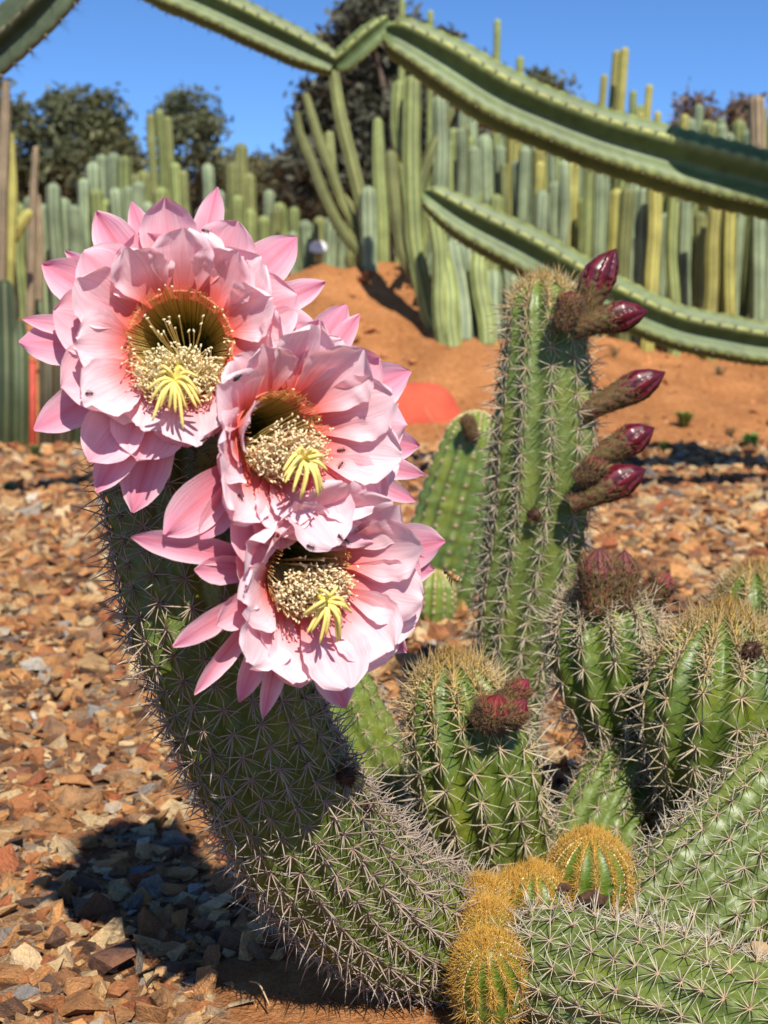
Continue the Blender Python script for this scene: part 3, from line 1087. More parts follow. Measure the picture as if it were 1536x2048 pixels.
tree('brownish open-branched tree beyond the dense stand', 1440, 22, [(1400, 225, 42, 28), (1450, 250, 50, 36), (1380, 260, 30, 30), (1490, 230, 34, 26), (1440, 300, 80, 45), (1520, 260, 40, 40), (1540, 320, 50, 50)], (.15, .10, .06), 380, .075, 8)


# far-off scrub that closes the view under the tree crowns
_r = np.random.default_rng(77)
_n = 9000
_px = _r.uniform(-250, 1790, _n)
_lim = np.interp(_px, [-250, 0, 120, 300, 420, 480, 560, 640, 900, 1300, 1790], [330, 340, 380, 380, 390, 400, 395, 380, 330, 310, 300])
_py = _lim + 210 * _r.random(_n) ** 1.3 + 14 * np.sin(_px / 23) + 9 * np.sin(_px / 9)
_d = 31 + _r.uniform(-1.5, 1.5, _n)
_p = np.stack([P(a, b, c) for a, b, c in zip(_px, _py, _d)])
_a = norm(_r.normal(0, 1, (_n, 3))) * .26 * _r.uniform(.6, 1.4, (_n, 1))
_b = norm(np.cross(_a, _r.normal(0, 1, (_n, 3)))) * .15
_V = np.stack([_p - _a, _p + _b, _p + _a, _p - _b], 1)
_o = mk('distant_scrub', _V.reshape(-1, 3), np.arange(_n * 4).reshape(-1, 4), M['leaf'], cols=np.repeat(np.array((.10, .105, .05)) * _r.uniform(.5, 1.4, (_n, 1)), 4, 0), smooth=False)
tag(_o, 'dark olive scrub closing the view under the trees', 'scrub', kind='stuff')


# ------------------------------------------------------------------ overhead cactus arms
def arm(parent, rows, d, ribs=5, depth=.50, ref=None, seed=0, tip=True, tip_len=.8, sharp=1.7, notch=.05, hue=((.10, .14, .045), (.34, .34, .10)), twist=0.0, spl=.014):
    path = pxpath(rows, d)
    rng = np.random.default_rng(seed)
    ref = ref if ref is not None else (-FWD + .40 * UPV)
    L = np.linalg.norm(np.diff(path[:, :3], axis=0), axis=1).sum()
    n = int(L / (notch * .16)) + 30
    v, f, c, info = ribbed(path, ribs, depth, per=12, n=n, ref=ref, tip=tip, tip_len=tip_len, sharp=sharp, wob=.02, seed=seed, twist=twist)
    m = ribs * 12
    S = np.repeat(info['s'], m)
    cr = c[:, 0]
    # notched crests: sink the crest a little between areoles
    ctr = np.repeat(info['c'], m, 0)
    k = (cr > .75) * (cr - .75) * 4
    dip = 1 - .05 * k * (.5 - .5 * np.cos(2 * math.pi * S / notch))
    v = ctr + (v - ctr) * dip[:, None]
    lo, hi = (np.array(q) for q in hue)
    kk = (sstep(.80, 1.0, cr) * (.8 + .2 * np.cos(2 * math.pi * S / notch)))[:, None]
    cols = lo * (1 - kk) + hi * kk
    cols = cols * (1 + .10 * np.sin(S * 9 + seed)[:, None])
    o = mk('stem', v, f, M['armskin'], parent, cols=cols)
    # areoles: felt tufts and short dark spines along every crest
    acc, sp = Acc(), Acc()
    for q in range(ribs):
        s = np.arange(notch * .5, info['tot'] - .01, notch)
        if not len(s):
            continue
        p, nr, T, Sd = crest_at(info, q, s)
        for i in range(len(s)):
            blob(acc, p[i] - nr[i] * .001, np.stack([Sd[i] * .0032, T[i] * .0045, nr[i] * .003]), 1, np.array((.32, .28, .16)) * rng.uniform(.5, 1.0))
            for _ in range(6):
                d0 = norm(nr[i] + rng.normal(0, .55, 3))
                sd_ = norm(np.cross(d0, T[i])) * .0009
                p0 = p[i]
                sp.add([p0 + sd_, p0 - sd_, p0 + T[i] * .0009, p0 + d0 * spl * rng.uniform(.6, 1.5)], [[0, 1, 3], [1, 2, 3], [2, 0, 3]], np.array((.13, .08, .05)) * rng.uniform(.6, 1.6))
    if acc.n:
        acc.build('areoles', M['felt'], o, kind='stuff')
        sp.build('spines', M['spine'], o, kind='stuff')
    return info


D4 = 4.2
za = thing('arm_cactus', 'sprawling arm cactus with a thick zigzag arm crossing the sky', 'cactus')
arm(za, [(1780, 455, 70), (1650, 405, 72), (1540, 372, 72), (1420, 342, 72), (1300, 308, 70), (1200, 278, 66), (1100, 240, 64), (1000, 196, 66), (890, 128, 60), (815, 84, 50), (768, 62, 40)], D4, seed=1)
arm(za, [(776, 40, 16), (757, 58, 27), (722, 88, 30), (690, 116, 28), (664, 134, 20)], D4, seed=2, tip_len=.5, ribs=4, depth=.42)
arm(za, [(668, 130, 24), (620, 108, 38), (540, 70, 43), (430, 18, 46), (310, -36, 46), (200, -90, 40)], D4, seed=3, ribs=5)
tr_ = P(1800, 400, D4)
r4 = D4 / F_PX
tb = np.array([(tr_[0] + .05, tr_[1], float(zt(tr_[0], tr_[1])) - .1, 80 * r4), (tr_[0] + .03, tr_[1], .5, 78 * r4), (tr_[0], tr_[1], 1.0, 76 * r4), (tr_[0] + .02, tr_[1] + .03, 1.6, 70 * r4), (tr_[0] + .05, tr_[1], 2.1, 64 * r4)])


def world_arm(parent, path, seed):
    v, f, c, info = ribbed(path, 5, .45, per=8, n=60, seed=seed)
    kk = sstep(.7, 1, c[:, 0])[:, None]
    mk('stem', v, f, M['armskin'], parent, cols=np.array((.075, .11, .045)) * (1 - kk) + np.array((.28, .28, .10)) * kk)


world_arm(za, tb, 4)
ub = P(1405, 335, D4) + SUN_TO * .86  # unseen branch above the frame, added to cast shade on the thick arm
world_arm(za, np.array([(*(tb[3][:3] - (0, 0, .1)), .11), (*(ub + (.42, 0, -.04)), .12), (*(ub + (.15, 0, -.01)), .125), (*(ub + (-.14, .02, .05)), .115)]), 5)
lb = thing('arm_cactus', 'lower arm cactus stem reaching out past the tall column from its side', 'cactus')
arm(lb, [(1780, 640, 44), (1640, 685, 46), (1540, 690, 48), (1450, 676, 48), (1350, 654, 48), (1250, 612, 50), (1150, 560, 54), (1050, 503, 54), (930, 440, 48), (846, 384, 26)], 4.1, seed=6)
lt = P(1790, 640, 4.1)
world_arm(lb, np.array([(lt[0] + .1, lt[1], float(zt(lt[0], lt[1])) - .1, .085), (lt[0] + .08, lt[1], .3, .085), (lt[0] + .03, lt[1], .55, .08), (lt[0] + .1, lt[1] + .1, 1.0, .07)]), 7)
ul = thing('arm_cactus', 'spiny cactus arm coloured dark as in shade cutting across the upper corner of sky', 'cactus')
arm(ul, [(-190, 330, 50), (-60, 150, 56), (40, 55, 56), (95, 0, 54), (190, -110, 50), (300, -260, 46)], 3.2, seed=8, ref=(-FWD - .1 * UPV), spl=.03, hue=((.05, .07, .03), (.12, .11, .05)))  # hue darkened to put the arm's shaded side into its colour
lz = P(-190, 330, 3.2)
world_arm(ul, np.array([(lz[0], lz[1], float(zt(lz[0], lz[1])) - .1, .075), (lz[0] - .02, lz[1], .4, .075), (lz[0] - .02, lz[1], .9, .07), (lz[0] + .02, lz[1], 1.5, .06)]), 9)


# ------------------------------------------------------------------ boulder, stakes, low plants
v, f = ico(4)
bc = G(838, 868)
rngb = np.random.default_rng(4)
dsp = 1 + .05 * (hash_noise(v[:, 0] * 3, v[:, 2] * 3 + v[:, 1], 1, 9) - .5) + .12 * (hash_noise(v[:, 0], v[:, 1] + v[:, 2], 1.3, 7) - .5)
bv = v * dsp[:, None]
bv = np.sign(bv) * np.abs(bv) ** np.array((.85, .85, .92))
o = mk('red_boulder', bv * np.array((.235, .22, .30)) + bc + np.array((-.01, .1, -.035)), f, M['boulder'])
tag(o, 'smooth red boulder lying at the foot of the orange mound', 'boulder')
for px, tpy, ln, lab in ((64, 725, 0, 'upright thin red stake among the old trunks'), (22, 790, .10, 'slanting short red stake at the gravel edge')):
    g = G(px, 892)
    g[2] = float(zt(g[0], g[1])) - .05
    d = (g - CAM_P) @ FWD
    t = P(px + ln * 180, tpy, d)
    acc = Acc()
    add_tube(acc, np.vstack([g, g * .5 + t * .5, t]), [.019, .0185, .018], 8)
    add_tube(acc, np.vstack([t, t + (0, 0, .012)]), [.019, .012], 8)
    o = acc.build('red_stake', M['stake'])
    tag(o, lab, 'stake')


def tuft(px, py, label, r_px, seed, col=(.16, .24, .05), blades=40, broad=.14, name='weed', cat='plant', z=None):
    rng = np.random.default_rng(seed)
    g = G(px, py) if z is None else P(px, py, z)
    g[2] = float(zt(g[0], g[1]))
    d = (g - CAM_P) @ FWD
    r = r_px * d / F_PX
    acc = Acc()
    for _ in range(blades):
        a = rng.uniform(0, 6.283)
        o = np.array((math.cos(a), math.sin(a), 0)) * r * rng.uniform(.3, 1.1)
        h = r * rng.uniform(.6, 1.6)
        p0 = g + o * .15
        p1 = g + o * .6 + np.array((0, 0, h * .7))
        p2 = g + o * 1.1 + np.array((0, 0, h * .85))
        s = norm(np.cross(o, (0, 0, 1))) * r * broad
        acc.add([p0 + s * .4, p0 - s * .4, p1 - s, p1 + s], [[0, 1, 2, 3]], np.array(col) * rng.uniform(.6, 1.3))
        acc.add([p1 + s, p1 - s, p2], [[0, 1, 2]], np.array(col) * rng.uniform(.6, 1.3))
    o = acc.build(name, M['weed'], smooth=False)
    return tag(o, label, cat)


tuft(18, 985, 'small grass tuft on the gravel near the red stakes', 16, 1)
tuft(70, 912, 'thin grass tuft at the foot of the upright red stake', 20, 2, (.14, .17, .05))
tuft(12, 1348, 'small grass tuft poking out of the gravel beside the curved stem', 20, 3)
tuft(1370, 818, 'leafy yellow-green weed on the bare soil under the lower arm', 24, 4, (.22, .27, .06), 60, .22, z=6.3)
tuft(1330, 905, 'small green weed beside the buds at the gravel edge', 16, 5, (.14, .24, .06), 30, .3)
tuft(1500, 902, 'broad green weed at the gravel edge under the lower arm', 24, 6, (.14, .24, .06), 40, .3)
tuft(1345, 1665, 'thin yellow-green grass stalk between the cactus stems', 22, 7, (.30, .32, .10), 5, .06)


def white_flower(px, py, d, r_px, label):
    root = thing('white_cactus_flower', label, 'flower')
    c = P(px, py, d)
    r = r_px * d / F_PX
    for k in range(14):
        a = k / 14 * 6.283
        e = RGT * math.cos(a) + UPV * math.sin(a) * .75
        s = norm(np.cross(e, FWD)) * r * .22
        mk('petal', [c + e * r * .1 - s * .4, c + e * r * .6 - s - FWD * r * .25, c + e * r - FWD * r * .1, c + e * r * .6 + s - FWD * r * .25, c + e * r * .1 + s * .4], [np.array([[0, 1, 2, 3, 4]])], M['white'], root)
    acc = Acc()
    blob(acc, c - FWD * r * .1, np.eye(3) * r * .16, 2, (1, 1, 1))
    acc.build('flower_centre', M['white'], root)
    a2_ = Acc()
    add_tube(a2_, spline(np.vstack([c + FWD * r * .2, c + FWD * r * 1.5 - UPV * r, c + FWD * r * 2 - UPV * r * 3]), 6), r * .3, 7, (.12, .12, .05))
    a2_.build('flower_tube', M['tubeskin'], root)


white_flower(636, 494, 9.0, 20, 'blurred white cactus flower beside the dark tree base')
white_flower(576, 522, 9.0, 11, 'smaller blurred white flower lower on the same bed')

# clods on the bare earth
_r = np.random.default_rng(55)
_n = 1500
_y = _r.uniform(5.7, 9.5, _n)
_x = _r.uniform(-1, 1, _n) * .36 * _y
_s = np.clip(.012 * np.exp(_r.normal(0, .6, _n)), .004, .05)
_acc = Acc()
for _k in range(_n):
    v, f = CHIPS[_k % 28]
    _R = rand_rot(1, _r, .4)[0]
    _acc.add((v * _s[_k]) @ _R.T + (_x[_k], _y[_k], float(zt(_x[_k], _y[_k])) + _s[_k] * .1), f, np.array((.50, .22, .085)) * _r.uniform(.5, 1.25))
tag(_acc.build('earth_clods', M['stone'], smooth=False, kind='stuff'), 'loose orange clods strewn over the bare mound', 'soil')
for _i, (_px, _py, _d, _lab) in enumerate([(1230, 700, 7.6, 'dry grass tuft on the bare soil beside the upper buds'), (1440, 715, 7.4, 'dry grass tuft below the lower arm'), (1460, 860, 6.1, 'dry grass tuft on the orange bank'),
                                           (700, 560, 8.6, 'dry grass tuft on the crest of the mound'), (640, 570, 8.5, 'dry tuft beside the white flowers'), (1290, 860, 6.2, 'small dry tuft near the lower buds')]):
    tuft(_px, _py, _lab, 22, 60 + _i, (.22, .17, .08), 30, .06, name='dry_tuft', z=_d)

# ------------------------------------------------------------------ foreground torch cacti
S1 = [(1000, 1915, 1.13, 128), (900, 1880, 1.11, 130), (740, 1800, 1.07, 145), (625, 1680, 1.02, 150), (540, 1535, .98, 148), (470, 1370, .955, 152),
      (418, 1200, .945, 158), (385, 1050, .945, 162), (368, 900, .945, 158), (362, 760, .95, 150), (360, 690, .95, 140)]
main_root, main_info = cactus('torch_cactus', 'curved leaning torch cactus stem carrying three large pink flowers', S1, 17, .115, .0165, .0205, .00068, 10, 2,
                              n=170, seed=3, young_len=.03, felt=.0017, old_b=(.36, .25, .18), old_t=(.56, .49, .39))  # spine colours darkened to deepen the shade below the flowers
S2 = [(1012, 1490, 1.72, 66), (1016, 1400, 1.70, 70), (1048, 1200, 1.67, 90), (1080, 1000, 1.65, 101), (1090, 800, 1.63, 95), (1090, 680, 1.62, 82), (1085, 560, 1.62, 66)]
col_root, col_info = cactus('torch_cactus', 'tall upright torch cactus column with maroon flower buds down one side', S2, 11, .16, .0210, .0245, .0008, 9, 2,
                            mat='body_pale', seed=5, young_len=.035, felt=.0023, n=150, per=7)
S3 = [(1015, 1815, 1.33, 100), (988, 1710, 1.32, 118), (962, 1600, 1.30, 126), (937, 1500, 1.285, 120), (912, 1400, 1.28, 98), (902, 1322, 1.28, 82)]
c3_root, c3_info = cactus('torch_cactus', 'stout green torch cactus with golden crown and three small fuzzy buds', S3, 12, .17, .0225, .0265, .00088, 9, 2, seed=7, young_len=.042, per=7)
S4 = [(1262, 1530, 1.44, 60), (1250, 1460, 1.42, 80), (1222, 1360, 1.40, 106), (1208, 1260, 1.40, 106), (1204, 1170, 1.40, 88)]
c4_root, c4_info = cactus('torch_cactus', 'rounded torch cactus topped by woolly brown buds', S4, 11, .17, .0225, .0265, .00085, 9, 2, seed=8, young_len=.02, per=7, gold=.5)
S4b = [(1135, 1830, 1.36, 90), (1175, 1730, 1.365, 94), (1215, 1630, 1.375, 90), (1255, 1540, 1.385, 82), (1280, 1480, 1.39, 70)]
cactus('torch_cactus', 'pale green torch cactus stem leaning behind the golden pups', S4b, 12, .12, .020, .016, .0005, 8, 1, mat='body_pale', seed=9, young_len=.02)
S5 = [(1392, 1660, 1.34, 52), (1400, 1590, 1.33, 85), (1418, 1510, 1.32, 128), (1436, 1400, 1.31, 150), (1444, 1310, 1.31, 132), (1448, 1228, 1.31, 105)]
c5_root, c5_info = cactus('torch_cactus', 'barrel-shaped torch cactus with brown spiny crown and one dried scar', S5, 13, .16, .0225, .0265, .00088, 9, 2, seed=10, young_len=.042, per=7)
S6 = [(1545, 1500, 1.62, 80), (1530, 1330, 1.60, 92), (1516, 1220, 1.58, 88), (1512, 1140, 1.58, 72)]
cactus('torch_cactus', 'brown-crowned torch cactus peeping out behind the barrel-shaped one', S6, 12, .13, .022, .024, .0008, 9, 2, seed=11, young_len=.035)
S7 = [(1255, 1935, 1.15, 110), (1300, 1890, 1.16, 125), (1400, 1800, 1.17, 138), (1510, 1700, 1.18, 145), (1620, 1590, 1.19, 140), (1740, 1480, 1.20, 110)]
cactus('torch_cactus', 'thick grey-green torch cactus stem slanting up beside the golden pups', S7, 16, .115, .0195, .0215, .0006, 9, 2, mat='body_pale', seed=12, n=130, old_t=(.74, .70, .60))
S8 = [(1010, 1905, 1.06, 60), (1060, 1920, 1.055, 105), (1200, 1965, 1.02, 128), (1400, 2040, .97, 150), (1600, 2130, .92, 165), (1750, 2210, .90, 150)]
cactus('torch_cactus', 'green torch cactus stem lying low in front of the slanting one', S8, 16, .115, .0185, .0205, .00057, 9, 2, mat='body_pale', seed=13, n=130, old_t=(.74, .70, .60))
S9 = [(850, 1720, 1.52, 80), (790, 1630, 1.50, 90), (715, 1500, 1.48, 92), (655, 1380, 1.47, 88), (620, 1290, 1.47, 70)]
cactus('torch_cactus', 'light green torch cactus stem half hidden below the lowest pink flower', S9, 13, .14, .020, .014, .0005, 8, 1, mat='body_pale', seed=14)
S10 = [(862, 1215, 2.52, 78), (885, 1130, 2.51, 84), (915, 1010, 2.49, 80), (945, 900, 2.47, 66), (962, 822, 2.46, 50)]
c10_root, c10_info = cactus('torch_cactus', 'short-spined dark green cactus leaning behind the tall column', S10, 14, .14, .026, .008, .0006, 6, 0, mat='body_back', seed=15, young_len=.05, felt=.0033,
                            old_b=(.6, .5, .35), old_t=(.7, .62, .5))
S11 = [(866, 1262, 2.42, 30), (866, 1225, 2.42, 42), (868, 1180, 2.42, 43), (870, 1140, 2.42, 30)]
cactus('globe_cactus', 'small round yellow-green cactus sitting on the gravel below the bee', S11, 13, .16, .02, .009, .0006, 6, 0, mat='body_back', seed=16, young_len=.05, felt=.003)

PUPS = [((1180, 1850, 1.14, 60), (1178, 1790, 1.14, 76), (1180, 1735, 1.135, 74), (1182, 1672, 1.13, 60), 'largest golden-spined cactus pup wedged between the stems'),
        ((1072, 1850, 1.11, 50), (1072, 1810, 1.11, 56), (1070, 1775, 1.11, 54), (1068, 1738, 1.11, 44), 'golden-spined cactus pup beside the largest pup'),
        ((1020, 1830, 1.11, 34), (1022, 1805, 1.11, 40), (1026, 1780, 1.11, 38), (1028, 1752, 1.11, 30), 'tiny golden cactus pup squeezed between its neighbours'),
        ((966, 1835, 1.09, 36), (966, 1815, 1.09, 40), (966, 1795, 1.09, 38), (966, 1768, 1.085, 32), 'small golden cactus pup at the top of the pup row'),
        ((972, 1910, 1.06, 44), (972, 1885, 1.06, 52), (972, 1858, 1.06, 52), (970, 1815, 1.05, 44), 'golden cactus pup stacked above the lowest pup'),
        ((980, 2035, 1.02, 50), (980, 2000, 1.02, 64), (980, 1955, 1.02, 68), (972, 1890, 1.00, 56), 'lowest golden-brown cactus pup resting on bare soil')]
for i, (a, b, c, d, lab) in enumerate(PUPS):
    cactus('cactus_pup', lab, [a, b, c, d], 13, .05, .0088, .0135, .00040, 10, 2, seed=30 + i, young_len=.10, felt=.0018, cat='cactus', n=60, tip_len=1.0, group='golden cactus pups among the stems', old_b=(.6, .38, .13), old_t=(.30, .14, .05), young_t=(.50, .25, .045))


# ------------------------------------------------------------------ buds
def bud(parent, base_px, mid_px, tip_px, d, w_px, maroon=.5, seed=0, woolly=False, shade=(.085, .004, .010)):
    """fuzzy scaly tube with a glossy maroon pointed bud; pixels on the photo, d depth"""
    rng = np.random.default_rng(seed)
    a, m_, b = P(*base_px, d), P(*mid_px, d - .005), P(*tip_px, d - .01)
    k = d / F_PX
    w = w_px * k
    pts = spline(np.vstack([a, m_, b]), 40)
    t, e1, e2 = frames(pts)
    x = np.linspace(0, 1, 40)
    cut = 1 - maroon
    rad = np.interp(x, [0, .2, cut, cut + maroon * .35, cut + maroon * .7, 1], [w * .55, w * .68, w * .96, w * 1.0, w * .66, w * .03] if not woolly else [w * .6, w * .8, w * 1.0, w * .8, w * .45, w * .03])
    m = 24
    ang = np.arange(m) * 2 * math.pi / m
    # tube
    nb = int(40 * (cut + maroon * .12))
    acc = Acc()
    sc_ = 1 + .10 * (np.sin(ang * 6)[None] * np.sin(x[:nb, None] * 46))
    rr = rad[:nb, None] * sc_ * .97
    v = pts[:nb, None] + rr[..., None] * (e1[:nb, None] * np.cos(ang)[None, :, None] + e2[:nb, None] * np.sin(ang)[None, :, None])
    ii, jj = np.meshgrid(np.arange(nb - 1), np.arange(m), indexing='ij')
    j2 = (jj + 1) % m
    f = np.stack([ii * m + jj, ii * m + j2, (ii + 1) * m + j2, (ii + 1) * m + jj], -1).reshape(-1, 4)
    g = rng.uniform(0, 1, (nb, m, 1))
    col = np.array((.10, .085, .02)) * (1 - g) + np.array((.13, .055, .03)) * g
    acc.add(v.reshape(-1, 3), f, col.reshape(-1, 3))
    o = acc.build('bud', M['tubeskin'], parent)
    # closed petals: spiral grooves
    n2 = 30
    xx = np.linspace(cut * .92, 1, n2)
    c = np.stack([np.interp(xx, x, pts[:, q]) for q in range(3)], 1)
    E1 = norm(np.stack([np.interp(xx, x, e1[:, q]) for q in range(3)], 1))
    E2 = norm(np.stack([np.interp(xx, x, e2[:, q]) for q in range(3)], 1))
    R = np.interp(xx, x, rad)
    m2 = 64
    ang = np.arange(m2) * 2 * math.pi / m2
    tw = ang[None] + (xx - cut)[:, None] * 1.2
    saw = (tw * 8 / (2 * math.pi)) % 1.0
    rr = R[:, None] * (1.05 - .20 * saw ** .8)
    v = c[:, None] + rr[..., None] * (E1[:, None] * np.cos(ang)[None, :, None] + E2[:, None] * np.sin(ang)[None, :, None])
    ii, jj = np.meshgrid(np.arange(n2 - 1), np.arange(m2), indexing='ij')
    j2 = (jj + 1) % m2
    f = np.stack([ii * m2 + jj, ii * m2 + j2, (ii + 1) * m2 + j2, (ii + 1) * m2 + jj], -1).reshape(-1, 4)
    cc = np.array(shade)[None, None] * (.45 + 1.5 * (1 - saw[..., None]) ** 1.5) * (1 - .35 * np.linspace(0, 1, n2)[:, None, None] ** 3)
    acc = Acc()
    acc.add(v.reshape(-1, 3), f, cc.reshape(-1, 3))
    acc.build('bud_petals', M['tubeskin'] if woolly else M['bud'], o)
    # scales and hairs on the tube
    acc = Acc()
    nh = 620 if not woolly else 1500
    for q in range(nh):
        xi = rng.uniform(.0, cut + maroon * (.22 if not woolly else .55))
        i = min(int(xi * 39), 38)
        th = rng.uniform(0, 6.283)
        out = e1[i] * math.cos(th) + e2[i] * math.sin(th)
        p0 = pts[i] + out * rad[i] * .97
        if q % 4 == 0:      # narrow scale
            d0 = norm(t[i] * 1.0 + out * .28)
            ln, r0 = w * rng.uniform(.35, .6), .0007
            cl = np.array((.19, .13, .035)) if rng.random() < .6 else np.array((.20, .05, .03))
        else:
            d0 = norm(t[i] * rng.uniform(.0, .8) + out * rng.uniform(.6, 1.0) + rng.normal(0, .45, 3))
            ln, r0 = w * rng.uniform(.25, .55) * (1.3 if woolly else 1.0), .00038
            cl = np.array((.15, .095, .055)) * rng.uniform(.5, 1.6)
        sd = norm(np.cross(d0, out) + 1e-6)
        p1 = p0 + d0 * ln
        acc.add([p0 + sd * r0, p0 - sd * r0, p0 + out * r0, p1], [[0, 2, 3], [2, 1, 3], [1, 0, 3]], cl)
    acc.build('hairs', M['hair'], o, kind='stuff')
    return o


bud(col_root, (1165, 660), (1188, 575), (1232, 497), 1.57, 34, .50, 1)
bud(col_root, (1150, 660), (1210, 640), (1297, 622), 1.55, 31, .50, 2)
bud(col_root, (1120, 660), (1135, 620), (1142, 582), 1.54, 25, .22, 3, True)
bud(col_root, (1160, 830), (1238, 790), (1331, 744), 1.60, 31, .44, 4)
bud(col_root, (1165, 930), (1232, 895), (1309, 855), 1.62, 31, .42, 5)
bud(col_root, (1140, 1010), (1205, 978), (1292, 938), 1.57, 34, .48, 6)
bud(col_root, (1150, 960), (1180, 945), (1200, 915), 1.56, 24, .22, 7, True)
bud(c4_root, (1190, 1230), (1195, 1165), (1200, 1095), 1.36, 40, .34, 8, True, (.13, .035, .03))
bud(c4_root, (1240, 1220), (1246, 1165), (1250, 1100), 1.37, 32, .32, 9, True, (.13, .035, .03))
bud(c4_root, (1285, 1215), (1310, 1185), (1340, 1148), 1.40, 28, .22, 10, True, (.20, .03, .04))
bud(c3_root, (955, 1450), (985, 1425), (998, 1388), 1.22, 36, .40, 11, True, (.14, .012, .012))
bud(c3_root, (985, 1455), (1028, 1425), (1052, 1398), 1.23, 28, .42, 12, True, (.14, .012, .02))
bud(c3_root, (985, 1420), (1025, 1392), (1057, 1358), 1.24, 24, .32, 13, True, (.16, .012, .025))
bud(c10_root, (950, 880), (940, 860), (932, 826), 2.40, 15, .3, 14, True, (.08, .05, .02))


def scar(parent, px, py, d, r_px, seed):
    rng = np.random.default_rng(seed)
    c = P(px, py, d)
    r = r_px * d / F_PX
    acc = Acc()
    v, f = ico(2)
    acc.add(c + v * r * rng.uniform(.6, 1.0, (len(v), 1)) * np.array((1, .7, 1)), f, (1, 1, 1))
    for q in range(130):
        o = norm(rng.normal(0, 1, 3))
        p0 = c + o * r * .6
        p1 = c + (o + rng.normal(0, .3, 3)) * r * rng.uniform(1.0, 1.55)
        s = norm(np.cross(o, rng.normal(0, 1, 3))) * r * .06
        acc.add([p0 + s, p0 - s, p1], [[0, 1, 2]], (1, 1, 1))
    return acc.build('dried_scar', M['dry'], parent)


scar(col_root, 1068, 1030, 1.583, 16, 1)
scar(c5_root, 1502, 1302, 1.245, 24, 2)
scar(main_root, 692, 1552, .955, 24, 3)
scar(main_root, 684, 1758, .985, 28, 4)
scar(main_root, 735, 1612, .99, 17, 5)

# ------------------------------------------------------------------ flowers
def petal_mesh(B, T, m0, width, inner, rng, alpha_bend=.22, kind='inner', cup=.25):
    """surface from base B to tip T; m0 = direction the upper face looks"""
    nu, nv = 17, 26
    ch = T - B
    L = np.linalg.norm(ch)
    ctl = B + ch * .48 + m0 * (-alpha_bend * L)
    v = np.linspace(0, 1, nv)[:, None]
    mid = (1 - v) ** 2 * B + 2 * v * (1 - v) * ctl + v ** 2 * T
    tan = norm(np.gradient(mid, axis=0))
    side = norm(np.cross(tan, m0[None]))
    nm = np.cross(side, tan)
    vv = v[:, 0]
    if kind == 'inner':
        a_, e_ = .66, 2.3
        wp = np.interp(vv, [0, .12, .3, .5, a_], [.36, .42, .64, .90, 1.0])
        wp = np.where(vv > a_, np.clip(1 - ((vv - a_) / (1.004 - a_)) ** e_, 0, 1) ** (1 / 2.0), wp)
    elif kind == 'mid':
        a_ = .60
        wp = np.interp(vv, [0, .12, .3, .5, a_], [.34, .42, .68, .94, 1.0])
        wp = np.where(vv > a_, np.clip(1 - ((vv - a_) / (1.0 - a_)) ** 2.3, 0, 1) ** .72, wp)
    else:
        wp = np.interp(vv, [0, .15, .4, .62, .78, .9, .97, 1], [.40, .58, .88, 1.0, .86, .56, .22, .01])
    wp = np.convolve(np.r_[wp[0], wp, wp[-1]], [.2, .6, .2], 'same')[1:-1]
    u = np.linspace(-1, 1, nu)[None]
    w = wp[:, None] * width * .5
    ph = rng.uniform(0, 6.28, 4)
    edge = np.abs(u) ** 2.0 * sstep(.25, .8, v)
    amp = {'inner': .05, 'mid': .028, 'outer': .012}[kind] * width * rng.uniform(.5, 1.5)
    ruf = amp * edge * (np.sin(u * 3.3 + v * 9 + ph[0]) + .6 * np.sin(u * 6.1 - v * 17 + ph[1]))
    wave = .03 * width * np.sin(u * 2.2 + ph[2]) * v
    tip_r = (.03 if kind == 'inner' else .02) * width * sstep(.7, 1, v) * np.sin(u * 4 + ph[3])
    h = cup * w * np.abs(u) ** 2.2 * (1 - .5 * sstep(.6, 1, v)) + ruf + wave + tip_r - (.10 if kind == 'inner' else -.02) * width * v ** 4
    # jagged edge: fine scallops along the rim
    ws = w * (1 + (.035 if kind == 'inner' else .015) * np.sin(vv[:, None] * 41 + ph[1]) * sstep(.45, .7, v))
    if kind == 'inner':   # rolled margin and crinkled end
        h = h + .016 * width * sstep(.6, 1, v) * np.sin(u * 9 + ph[2]) * (.3 + .7 * np.abs(u))
    g = mid[:, None] + side[:, None] * (ws * u)[..., None] + nm[:, None] * h[..., None]
    i, j = np.meshgrid(np.arange(nv - 1), np.arange(nu - 1), indexing='ij')
    f = np.stack([i * nu + j, i * nu + j + 1, (i + 1) * nu + j + 1, (i + 1) * nu + j], -1).reshape(-1, 4)
    uv = np.stack([np.broadcast_to((u + 1) / 2, (nv, nu)), np.broadcast_to(v, (nv, nu))], -1).reshape(-1, 2)
    return g.reshape(-1, 3), f, uv


LAYER = {0: dict(alpha=91, back=.018, rb=.80, kind='outer', tone=.0, bend=.06, cup=.30),
         1: dict(alpha=77, back=.015, rb=.90, kind='mid', tone=.55, bend=.10, cup=.30),
         2: dict(alpha=63, back=.013, rb=.84, kind='inner', tone=1.0, bend=.14, cup=.30),
         3: dict(alpha=48, back=.014, rb=.78, kind='inner', tone=1.0, bend=.17, cup=.35)}


